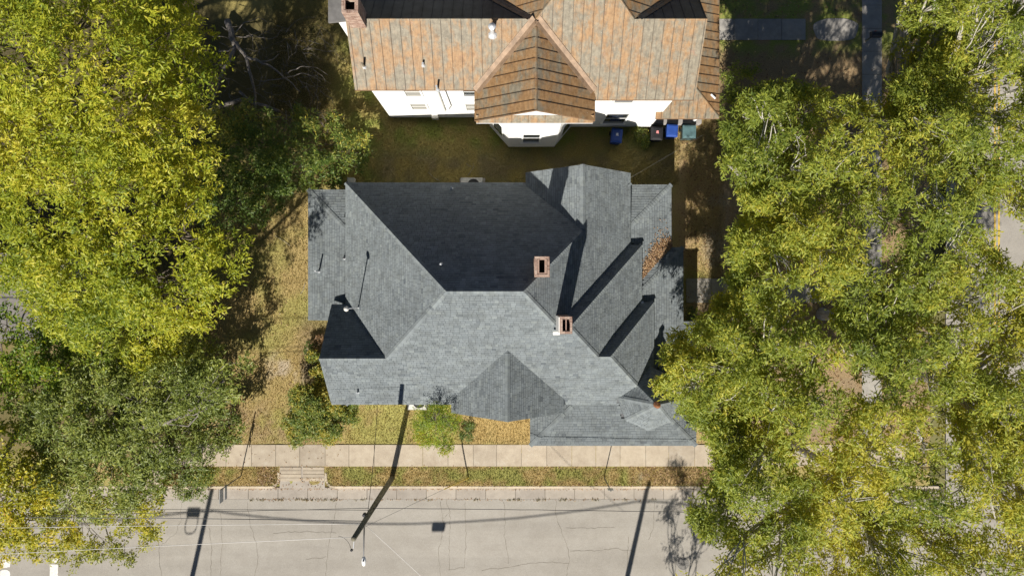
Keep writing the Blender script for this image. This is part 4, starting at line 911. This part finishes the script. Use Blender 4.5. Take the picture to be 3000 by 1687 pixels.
for k, ((tx, ty), lab) in enumerate(trunks):
    mine = [(x, y, z, rp * (H - z) / F) for (x, y, rp, z) in pl if min(range(len(trunks)), key=lambda j: math.hypot(x - trunks[j][0][0], y - trunks[j][0][1])) == k]
    g_ = P(tx, ty, 9.0)
    tree('tree', lab, 'tree', (g_.x, g_.y, 0), mine, 'leaf_green', 'bark_pale', dens=2.45, nleaf=24, L=.21, W=.058, spread=.42, puff=.5, shell=.5, limbleaf=True, seed=40 + k, tint=(.55, .6, .55, .58, .74, .74)[k], trunk_r=.30, fork=.5, ntw=9, cull=.5, rough=.26, low=-.05)

# ---------------------------------------------------------------- fallen dead tree
dt = thing('dead_tree', P(690, 140), 'fallen bare grey tree with tangled branches on the shaded ground', 'dead tree')
def pxtube(mb, pl, r0, r1, jit=3, rs=random.Random(3)):
    pts = []
    for (a, b_, z), (c_, d_, e_) in zip(pl[:-1], pl[1:]):
        n = max(2, int(math.hypot(c_ - a, d_ - b_) / 14))
        for k in range(n): t = k / n; pts.append(P(a + (c_ - a) * t + rs.uniform(-jit, jit), b_ + (d_ - b_) * t + rs.uniform(-jit, jit), z + (e_ - z) * t))
    pts.append(P(*pl[-1])); n = len(pts); mb.tube(pts, [r0 + (r1 - r0) * k / (n - 1) for k in range(n)], 7)
m = MB(); pxtube(m, [(668, 62, .4), (682, 110, .8), (688, 135, 1.0)], .20, .15); pxtube(m, [(688, 135, 1.0), (678, 165, 1.2), (655, 205, 1.4), (640, 245, 1.2), (612, 320, .6)], .13, .05); m.build('trunk', 'bark_dead', dt, True)
for pl_, r in (([(690, 128, 1.0), (722, 172, 1.4), (733, 215, 1.6), (745, 270, 1.3), (748, 345, .6)], .11), ([(722, 165, 1.4), (770, 185, 1.6), (820, 215, 1.5), (880, 270, .9)], .08), ([(765, 183, 1.6), (800, 172, 1.8), (818, 158, 1.6)], .04), ([(688, 98, .8), (712, 68, 1.1), (760, 52, 1.2), (782, 66, .7)], .035), ([(690, 110, .9), (740, 108, 1.1), (800, 116, .9), (830, 84, .6)], .03), ([(640, 152, .9), (670, 150, 1.0), (682, 140, 1.0)], .06), ([(760, 240, 1.4), (830, 232, 1.6), (890, 214, 1.3), (940, 240, .8)], .04), ([(840, 215, 1.4), (880, 196, 1.5), (930, 200, 1.2), (960, 220, .6)], .03), ([(870, 230, 1.2), (910, 250, 1.0), (925, 262, .6)], .03)):
    m = MB(); pxtube(m, pl_, r, r * .4); m.build('branch', 'bark_dead', dt, True)
m = MB(); rs = random.Random(8)
for k in range(120):
    a, b_ = rs.uniform(610, 940), rs.uniform(70, 350); t = rs.gauss(.6, .7); l = rs.uniform(40, 110); z = rs.uniform(.3, 1.5)
    pxtube(m, [(a, b_, z), (a + l * .5 * math.cos(t), b_ + l * .5 * math.sin(t), z + rs.uniform(-.1, .3)), (a + l * math.cos(t + .3), b_ + l * math.sin(t + .3), max(.1, z - .4))], rs.uniform(.008, .02), .006, 3)
m.build('twigs', 'bark_dead', dt, True)
o = MB(); pxtube(o, [(618, 322, .35), (665, 305, .4), (715, 290, .35)], .13, .11, 1); lg = o.build('log', 'bark_dead', None, True); tag(lg, 'thick broken log lying in front of the dead tree', 'log')
o = MB(); pxtube(o, [(702, 270, .2), (740, 302, .35), (780, 312, .3), (818, 326, .2)], .08, .09, 1); lg = o.build('log', 'bark_dead', None, True); tag(lg, 'bent broken branch lying beside the thick log', 'log')

# ---------------------------------------------------------------- grass blades and fallen leaves
def scatter_cards(name, label, cat, n, boxes, mat, L, W, tintf, zoff=.0, upright=False, seed=1, zf=None):
    rng = np.random.default_rng(seed); ar = np.array([abs((b[1] - b[0]) * (b[3] - b[2])) * (b[4] if len(b) > 4 else 1) for b in boxes]); k = rng.choice(len(boxes), n, p=ar / ar.sum()); B = np.array([b[:4] for b in boxes])[k]
    x = B[:, 0] + (B[:, 1] - B[:, 0]) * rng.random(n); y = B[:, 2] + (B[:, 3] - B[:, 2]) * rng.random(n)
    z = (zf(x, y) if zf else np.zeros(n)) + zoff
    a = rng.uniform(0, 2 * np.pi, n)
    d = np.stack([np.cos(a), np.sin(a), (rng.uniform(.5, 1.6, n) if upright else rng.normal(0, .25, n))], 1); nr = np.stack([rng.normal(0, .35, n), rng.normal(0, .35, n), np.ones(n)], 1)
    if upright: nr = np.stack([-np.sin(a), np.cos(a), rng.normal(0, .3, n)], 1)
    sc = rng.uniform(.6, 1.4, n)
    me = leaf_mesh(name, np.stack([x, y, z], 1), d, nr, L * sc, W * sc, np.clip(tintf(x, y, rng), 0, 1), mat)
    o = link(name, me); tag(o, label, cat, None, 'stuff'); return o
def B_(x0, x1, y0, y1, w=1): a = P(x0, y1); b = P(x1, y0); return (a.x, b.x, a.y, b.y, w)
gt = lambda x, y, r: .62 - (fbm(x, y, .6, 1) - .5) * 1.6 + r.normal(0, .18, len(x))
scatter_cards('grass', 'short straw coloured grass covering the dry lawns', 'grass', 70000, [B_(560, 1005, 560, 1300), B_(1010, 1560, 1180, 1300, 1.3), (10.2, 12.4, -2, 11)], 'grass_blade', .085, .022, gt, 0.0, True, 5)
scatter_cards('grass', 'green and brown grass in the shaded yard between the houses', 'grass', 95000, [B_(930, 1990, 290, 545), B_(800, 1100, 0, 330, .7)], 'grass_blade', .085, .022, lambda x, y, r: .55 + r.normal(0, .25, len(x)) + (fbm(x, y, 1.6, 5) - .5) * -1.0, 0.0, True, 6)
scatter_cards('grass', 'brownish verge grass between sidewalk and kerb', 'grass', 24000, [B_(955, 2100, 1368, 1424), B_(480, 814, 1368, 1424)], 'grass_blade', .075, .022, lambda x, y, r: .52 - (fbm(x, y, 1.6, 5) - .5) * 2 + r.normal(0, .18, len(x)), 0.0, True, 7)
scatter_cards('leaf_litter', 'brown fallen leaves on the bare ground under the street trees', 'fallen leaves', 12000, [B_(2000, 2730, 150, 1300), B_(1980, 2110, 330, 790, 1.0), B_(2090, 2520, 0, 50)], 'dry_leaf', .10, .05, lambda x, y, r: r.uniform(0, 1, len(x)), .025, False, 8)
scatter_cards('leaf_litter', 'brown fallen leaves gathered along the kerb and verge', 'fallen leaves', 1900, [B_(480, 2100, 1364, 1372, 2), B_(755, 820, 1368, 1418, 5), B_(1850, 2110, 1368, 1424, 2), B_(480, 2100, 1416, 1424, 1), B_(880, 945, 1398, 1414, 2), B_(440, 520, 1345, 1425, 3)], 'dry_leaf', .085, .045, lambda x, y, r: r.uniform(.1, .9, len(x)), .03, False, 9)
scatter_cards('leaf_litter', 'thin line of dead leaves in the street gutter', 'fallen leaves', 1500, [B_(500, 2100, 1428, 1436), B_(760, 1030, 1462, 1468, .8), B_(1080, 1900, 1463, 1467, .6)], 'dry_leaf', .07, .035, lambda x, y, r: r.uniform(.1, .9, len(x)), -.115, False, 10)
scatter_cards('leaf_litter', 'few dry leaves scattered on the dry lawn and sidewalk', 'fallen leaves', 500, [B_(620, 900, 620, 1300), B_(480, 1000, 1300, 1366, 1.5), B_(640, 800, 1200, 1300, 3)], 'dry_leaf', .08, .045, lambda x, y, r: r.uniform(.1, .9, len(x)), .05, False, 12)
tb = [B_(a - w_, a + w_, 1462, 1469) for a, w_ in ((735, 6), (760, 12), (815, 14), (880, 16), (905, 10), (940, 18), (975, 12), (1062, 8), (1255, 12), (1396, 10), (1500, 10), (1520, 6), (1585, 14), (1650, 12), (1745, 10), (1830, 8), (1915, 8), (1042, 5), (1218, 4))]
scatter_cards('weeds', 'small weeds growing in the gutter joints of the street', 'weeds', 520, tb, 'grass_blade', .09, .03, lambda x, y, r: r.uniform(.1, .9, len(x)), -.135, True, 14)
# drift of leaves caught in the porch roof valley
rng = np.random.default_rng(5); n = 3600; t = rng.random(n); s_ = np.abs(rng.normal(0, .30, n)) * np.where(rng.random(n) < .12, 1.9, 1) 
vx0, vy0 = 8.62, 2.30; vx1, vy1 = 6.75, .35      # along the valley
bx_ = vx0 + (vx1 - vx0) * t; by_ = vy0 + (vy1 - vy0) * t + s_ * (.35 + 1.1 * np.sin(np.pi * np.clip(t * 1.05, 0, 1)))
zz = np.maximum(PE + PK * (8.6 - bx_), PE + PK * np.minimum(9.24 - bx_, 2.2 - by_)) + .03 + .05 * rng.random(n)
ok = (bx_ < 8.58) & (bx_ > 6.6); bx_, by_, zz = bx_[ok], by_[ok], zz[ok]; n = len(bx_); a = rng.uniform(0, 6.28, n)
o = link('leaf_drift', leaf_mesh('leaf_drift', np.stack([bx_, by_, zz], 1), np.stack([np.cos(a), np.sin(a), rng.normal(0, .3, n)], 1), np.stack([rng.normal(0, .4, n), rng.normal(0, .4, n), np.ones(n)], 1), rng.uniform(.07, .13, n), rng.uniform(.035, .06, n), np.clip(rng.normal(.48, .28, n), 0, 1), 'dry_leaf'))
tag(o, 'drift of orange dead leaves caught in the porch roof valley', 'fallen leaves', None, 'stuff')
for k, pl_ in enumerate(([(1255, 505), (1270, 520), (1288, 530)], [(1366, 480), (1378, 488), (1390, 487), (1370, 515)], [(1388, 485), (1385, 480)], [(893, 830), (888, 850), (880, 862)], [(805, 690), (830, 705), (850, 720)])):
    m = MB(); m.tube([P(a, b_, .05) for a, b_ in pl_], .012, 5); tag(m.build('stick', 'bark_pale'), ('long curved stick on the shaded grass behind the shingled house', 'bent pale stick lying just behind the heat pump', 'tiny twig at the end of the bent pale stick', 'short curved stick on the dry lawn beside the side porch', 'straight stick on the dry lawn at the edge of the tree shade')[k], 'stick', 'sticks on the grass')

# ---------------------------------------------------------------- utility pole, lamp and wires
PB = P(1148, 1400); PT = 10.07
up_ = thing('utility_pole', PB, 'weathered wooden utility pole on the verge with a street lamp arm', 'utility pole')
m = MB(); m.tube([PB + Vector((0, 0, -.3)), PB + Vector((0, 0, 3)), PB + Vector((0, 0, 7)), PB + Vector((0, 0, PT))], [.155, .15, .13, .115], 14); m.build('pole', 'pole_wood', up_, True)
m = MB(); m.tube([PB + Vector((.05, -.05, 8.0)), PB + Vector((.08, -.8, 8.25)), PB + Vector((.08, -1.45, 8.3))], .03, 8); m.build('lamp_arm', 'wire_grey', up_, True)
m = MB(); c = PB + Vector((.08, -1.68, 8.26)); m.lathe((0, 0, 0), [(.03, -.06), (.11, -.05), (.13, .0), (.10, .06), (.04, .085)], 14, 1.0); m.v = [(c.x + v[0] * .85, c.y + v[1] * 1.9, c.z + v[2]) for v in m.v]; lh = m.build('lamp_head', 'trim_white', up_, True)
m = MB(); m.lathe((c.x, c.y + .05, c.z + .06), [(.035, 0), (.035, .07), (.02, .085)], 10); m.build('photocell', 'dark_pipe', lh)
m = MB(); m.tube([PB + Vector((0, -.1, 9.95)), PB + Vector((-.02, -.45, 10.0))], .022, 6); br_ = m.build('bracket', 'white_pipe', up_)
m = MB(); m.lathe(PB + Vector((-.1, -.52, 9.92)), [(.04, 0), (.06, .05), (.04, .08), (.06, .12), (.03, .16)], 10); m.build('insulator', 'dark_pipe', br_)
m = MB(); m.lathe(PB + Vector((-.16, .08, 6.85)), [(.09, 0), (.09, .22), (.05, .26)], 10); m.build('splice_case', 'dark_pipe', up_)
m = MB(); m.tube([PB + Vector((.13, .07, 5.2)), PB + Vector((.22, .1, 5.6)), PB + Vector((.14, .05, 6.1))], .018, 6); m.build('cable_loop', 'wire_black', up_)
def wire(a, b, sag, r, mat, label, n=24, wob=0, cat='wire'):
    a = Vector(a); b = Vector(b); rs = random.Random(int(r * 1e4) + n)
    pts = [a.lerp(b, k / n) + Vector((0, 0, -4 * sag * (k / n) * (1 - k / n))) for k in range(n + 1)]
    if wob: pts = [p + Vector((0, rs.uniform(-wob, wob), rs.uniform(-wob, wob))) for p in pts]
    m = MB(); m.tube(pts, r, 6); o = m.build('overhead_wire', mat, None, True); tag(o, label, cat); return o
A9 = PB + Vector((0, 0, 9.85)); WX = -42
wire(A9, (WX, -13.0, 9.8), .25, .011, 'wire_pale', 'pale bare wire from the top of the utility pole')
wire(PB + Vector((-.1, -.05, 7.9)), (WX, -11.75, 8.1), .35, .011, 'wire_pale', 'pale bare wire strung below the topmost wire')
wire(PB + Vector((-.1, .05, 7.8)), (WX, -11.0, 7.9), .45, .016, 'wire_grey', 'twisted grey cable strung under the pale wires')
wire(PB + Vector((-.1, .1, 6.3)), (WX, -11.1, 6.7), .35, .011, 'wire_black', 'thin black telephone cable leaving the pole', 30)
wire(PB + Vector((-.1, .15, 6.15)), (WX, -11.9, 6.5), .3, .013, 'wire_black', 'black telephone cable with wrapped ends beside the thin one', 40, .012)
wire(PB + Vector((.1, .15, 6.15)), (30, -11.6, 6.3), .3, .014, 'wire_black', 'black telephone cable running over the gutter towards the street trees', 40, .008)
wire(PB + Vector((0, .12, 7.0)), P(1105, 1188, 4.15), .35, .013, 'wire_black', 'service wire dropping from the pole to the south eave')
wire(PB + Vector((.1, -.1, 7.95)), (4.5, -22.5, 7.4), .3, .010, 'wire_pale', 'pale service wire crossing the street from the pole')
wire(PB + Vector((.05, 0, 8.7)), P(1372, 1399, .1), 0, .008, 'wire_grey', 'steel guy wire slanting from the pole to the verge')
m = MB(); g0 = P(1372, 1399, .02); g1 = PB + Vector((.05, 0, 8.7)); dd = (g1 - g0).normalized(); m.tube([g0, g0 + dd * 2.6], .03, 8); tag(m.build('guy_guard', 'guard_yellow'), 'yellow plastic guard over the foot of the guy wire', 'guy guard')
wire(PB + Vector((-.75, .02, 9.75)), PB + Vector((-.1, -.5, 10.05)), .35, .008, 'wire_black', 'short jumper loop hanging beside the pole top', 10)
wire(P(1848, 520, 4.05), P(2060, 395, 3.6), .25, .004, 'wire_grey', 'thin wire strung from the north gable towards the rusty porch', 16)
# poles and heavy cable across the street (their long shadows cross the road)
SP = []
for k, (tx, ty) in enumerate(((620, 1437), (1901, 1409))):
    tp = P(tx, ty, ROADZ); hgt = 10.0; b = Vector((tp.x - SX * hgt, tp.y - SY * hgt, 0)); SP.append(b)
    t = thing('utility_pole', b, ('wooden utility pole across the street towards the stop line', 'wooden utility pole across the street facing the manhole')[k], 'utility pole')
    m = MB(); m.tube([b + Vector((0, 0, -.3)), b + Vector((0, 0, 5)), b + Vector((0, 0, hgt))], [.17, .15, .125], 12); m.build('pole', 'pole_wood', t, True)
    m = MB(); m.tube([b + Vector((-.35, 0, 8.9)), b + Vector((.35, 0, 8.9))], .03, 6); m.build('bracket', 'wire_grey', t)
cz = 8.95
hv = wire(SP[0] + Vector((.2, 0, cz)), SP[1] + Vector((-.2, 0, cz)), .85, .032, 'wire_black', 'heavy black cable bundle strung across the street side', 40, .01)
wire(SP[0] + Vector((-.2, 0, cz)), (-55, SP[0].y - .6, 8.9), .8, .034, 'wire_black', 'heavy black cable bundle leaving the pole by the stop line', 30)
wire(SP[1] + Vector((.2, 0, cz)), (45, SP[1].y, 8.9), .8, .034, 'wire_black', 'heavy black cable bundle leaving the pole by the manhole', 30)
for k, (tx, ty, zz) in enumerate(((1283, 1550, 8.05), (565, 1508, 8.6))):
    tp = P(tx, ty, ROADZ); c = Vector((tp.x - SX * zz, tp.y - SY * zz, zz)); m = MB(); m.lathe((0, 0, 0), [(.12, -.38), (.19, -.34), (.19, .34), (.12, .38)], 12); m.v = [(c.x + v[2], c.y + v[1], c.z + v[0]) for v in m.v]
    tag(m.build('splice_closure', 'dark_pipe'), ('fat black splice case hung on the heavy cable mid span', 'fat black splice case hung on the cable beside the pole')[k], 'splice case')
# coil of spare cable by the first pole
m = MB(); c = SP[0] + Vector((-.75, 0, 8.3)); m.tube([c + Vector((.35 * math.cos(t), .05 * math.sin(3 * t), .5 * math.sin(t))) for t in np.linspace(0, 2 * math.pi, 20)], .03, 6); tag(m.build('cable_coil', 'wire_black'), 'coil of spare cable hung beside the pole by the stop line', 'cable')

# ---------------------------------------------------------------- signs and posts
b = P(706, 1393); sg = thing('street_sign', b, 'steel post with two grey sign plates on the verge', 'sign')
m = MB(); m.tube([b + Vector((0, 0, -.2)), b + Vector((0, 0, 3.0))], .03, 8); m.build('post', 'post_steel', sg)
for z0, z1, w_, dy in ((2.45, 2.95, .38, -.02), (1.95, 2.25, .40, .0)):
    m = MB(); m.box(b.x - .045, b.x - .033, b.y - w_ + dy - .35, b.y + w_ + dy - .35, z0, z1); o = m.build('sign_plate', 'sign_back', sg)
b = P(1770, 1397); sg = thing('street_sign', b, 'thin steel post with a narrow sign plate seen edge on', 'sign')
m = MB(); m.tube([b + Vector((0, 0, -.2)), b + Vector((0, 0, 2.9))], .028, 8); m.build('post', 'post_steel', sg)
m = MB(); m.box(b.x - .15, b.x + .15, b.y + .03, b.y + .04, 2.4, 2.85); m.build('sign_plate', 'sign_back', sg)

# ---------------------------------------------------------------- wheelie bins, heat pumps, mailbox, flat roof
def bin_(px_, py_, rot, mat, label, sticker=None, w_=.62, d_=.74, h_=1.05):
    p = P(px_, py_, h_); p.z = 0
    t = thing('wheelie_bin', p, label, 'wheelie bin', 'wheelie bins beside the white house')
    R = Matrix.Rotation(rot, 4, 'Z')
    def pl(mb): mb.v = [tuple(p + (R @ Vector(v))) for v in mb.v]; return mb
    m = MB(); i = 0
    lv = [(.40, .05), (.44, .4), (.5, h_ - .08)]
    for s_, z in lv:
        a, b = w_ * s_, d_ * s_; m.v += [(-a, -b, z), (a, -b, z), (a, b, z), (-a, b, z)]
    for k in range(2):
        for j in range(4): m.face((k * 4 + j, k * 4 + (j + 1) % 4, k * 4 + 4 + (j + 1) % 4, k * 4 + 4 + j))
    m.face((3, 2, 1, 0)); m.face((8, 9, 10, 11)); pl(m).build('body', mat, t)
    m = MB(); a, b = w_ * .53, d_ * .53; z = h_ - .075
    m.v += [(-a, -b, z), (a, -b, z), (a, b, z), (-a, b, z), (-a * .96, -b * .98, z + .05), (a * .96, -b * .98, z + .05), (a * .96, b * .98, z + .07), (-a * .96, b * .98, z + .07), (-a * .6, -b * .7, z + .085), (a * .6, -b * .7, z + .085), (a * .6, b * .75, z + .1), (-a * .6, b * .75, z + .1)]
    for k in range(2):
        for j in range(4): m.face((k * 4 + j, k * 4 + (j + 1) % 4, k * 4 + 4 + (j + 1) % 4, k * 4 + 4 + j))
    m.face((3, 2, 1, 0)); m.face((8, 9, 10, 11)); lid = pl(m).build('lid', mat, t)
    m = MB(); m.tube([(-a * .8, b + .05, z - .02), (a * .8, b + .05, z - .02)], .018, 6); m.obox((-a * .8, b, z - .02), Vector((.015, 0, 0)), Vector((0, .06, 0)), Vector((0, 0, .02))); m.obox((a * .8, b, z - .02), Vector((.015, 0, 0)), Vector((0, .06, 0)), Vector((0, 0, .02))); pl(m).build('handle', mat, t)
    for sx in (-1, 1): m = MB(); m.tube([(sx * w_ * .44, d_ * .42, .12), (sx * w_ * .44 + sx * .06, d_ * .42, .12)], .12, 14); pl(m).build('wheel', 'rubber', t)
    if sticker:
        m = MB(); m.v += [(-.06, .0, z + .108), (.10, -.02, z + .107), (.07, .16, z + .109), (-.04, .14, z + .109)]; m.face((0, 1, 2, 3)); pl(m).build('sticker', sticker, lid)
bin_(1807, 398, -.1, 'bin_blue', 'blue wheelie bin standing alone below the window', 'sticker_white')
bin_(1925, 391, -.05, 'bin_black', 'black wheelie bin with pink sticker between shrub and blue bin', 'sticker_pink', .66, .72)
bin_(1970, 383, -.06, 'bin_blue', 'blue wheelie bin between the black and the grey green bin', None, .62, .66)
bin_(2020, 386, -.02, 'bin_teal', 'grey green wheelie bin at the end of the row', None, .74, .70)
b = P(1970, 356, .4); m = MB(); m.box(b.x - .5, b.x + .45, b.y - .12, b.y + .25, .0, .42); m.prism([(b.x - .45, b.y - .1, .47), (b.x, b.y - .16, .46), (b.x - .02, b.y + .22, .50), (b.x - .48, b.y + .2, .5)], .05); tag(m.build('cardboard_box', 'cardboard'), 'flattened brown cardboard box behind the wheelie bins', 'box')
def heat_pump(x0, x1, y0, y1, label, fy):
    t = thing('air_conditioner', ((x0 + x1) / 2, (y0 + y1) / 2, 0), label, 'air conditioner')
    m = MB(); m.box(x0 - .12, x1 + .12, y0 - .1, y1 + .1, -.02, .09); m.build('pad', 'grey_concrete', t)
    m = MB(); m.box(x0, x1, y0, y1, .09, .86); m.box(x0 + .02, x1 - .02, y0 + .02, y1 - .02, .86, .885); cs = m.build('case', 'ac_case', t)
    m = MB(); c = ((x0 + x1) / 2 + .1, (y0 + y1) / 2, .885); m.lathe(c, [(.34, 0), (.34, .03), (.31, .03), (.31, .006), (.05, .006)], 24); m.build('fan_grille', 'ac_fan', cs)
p = P(1382, 530, .9); heat_pump(p.x - .62, p.x + .62, 5.5, 6.32, 'pale heat pump on a pad under the north eave', 1)
p = P(1222, 1190, .9); heat_pump(p.x - .55, p.x + .55, -6.98, -6.1, 'pale heat pump on a pad under the south eave', -1)
p = P(1028, 528, .5); m = MB(); m.box(p.x - .18, p.x + .18, p.y - .4, p.y + .12, 0, .5); m.box(p.x - .2, p.x + .2, p.y - .42, p.y + .14, .5, .54); tag(m.build('utility_box', 'ac_case'), 'small pale utility box at the northwest eave corner', 'box')
b = P(2535, 122, 0); mb_ = thing('mailbox', b, 'black mailbox on a post beside the sidewalk', 'mailbox')
m = MB(); m.tube([b + Vector((0, 0, -.1)), b + Vector((0, 0, 1.0))], .05, 6); m.build('post', 'pole_wood', mb_)
m = MB(); n = 8; pr = [(-.16, 0), (.16, 0)] + [(.16 * math.cos(t), .16 + .14 * math.sin(t)) for t in np.linspace(0, math.pi, n)]
i0 = 0
for x in (-.3, .3): m.v += [(b.x + .05 + x, b.y + a, 1.0 + c_) for a, c_ in pr]
k_ = len(pr)
for j in range(k_): m.face((j, (j + 1) % k_, k_ + (j + 1) % k_, k_ + j))
m.face(tuple(reversed(range(k_)))); m.face(tuple(range(k_, 2 * k_))); bo = m.build('box', 'mailbox_black', mb_)
m = MB(); m.box(b.x - .1, b.x + .02, b.y + .162, b.y + .17, 1.1, 1.3); m.build('flag', 'sticker_pink', mb_)
sh = thing('shed', (-27.5, -.5, 0), 'low flat roofed outbuilding in the shade between the left trees', 'shed')
m = MB(); m.box(-33, -24.6, -2.6, 1.6, -.1, 2.7); m.build('wall', 'grey_siding', sh)
m = MB(); m.box(-33.3, -24.3, -2.9, 1.9, 2.7, 2.86); rf = m.build('roof', 'shed_roof', sh)
m = MB(); m.box(-33.3, -24.3, -.62, -.54, 2.86, 2.90); m.build('roof_seam', 'felt_roof', rf)
m = MB(); m.box(-25.97, -25.90, -2.9, -1.55, 2.86, 2.94); m.box(-25.90, -24.3, -1.62, -1.55, 2.86, 2.94); m.build('roof_trim', 'ac_case', rf)
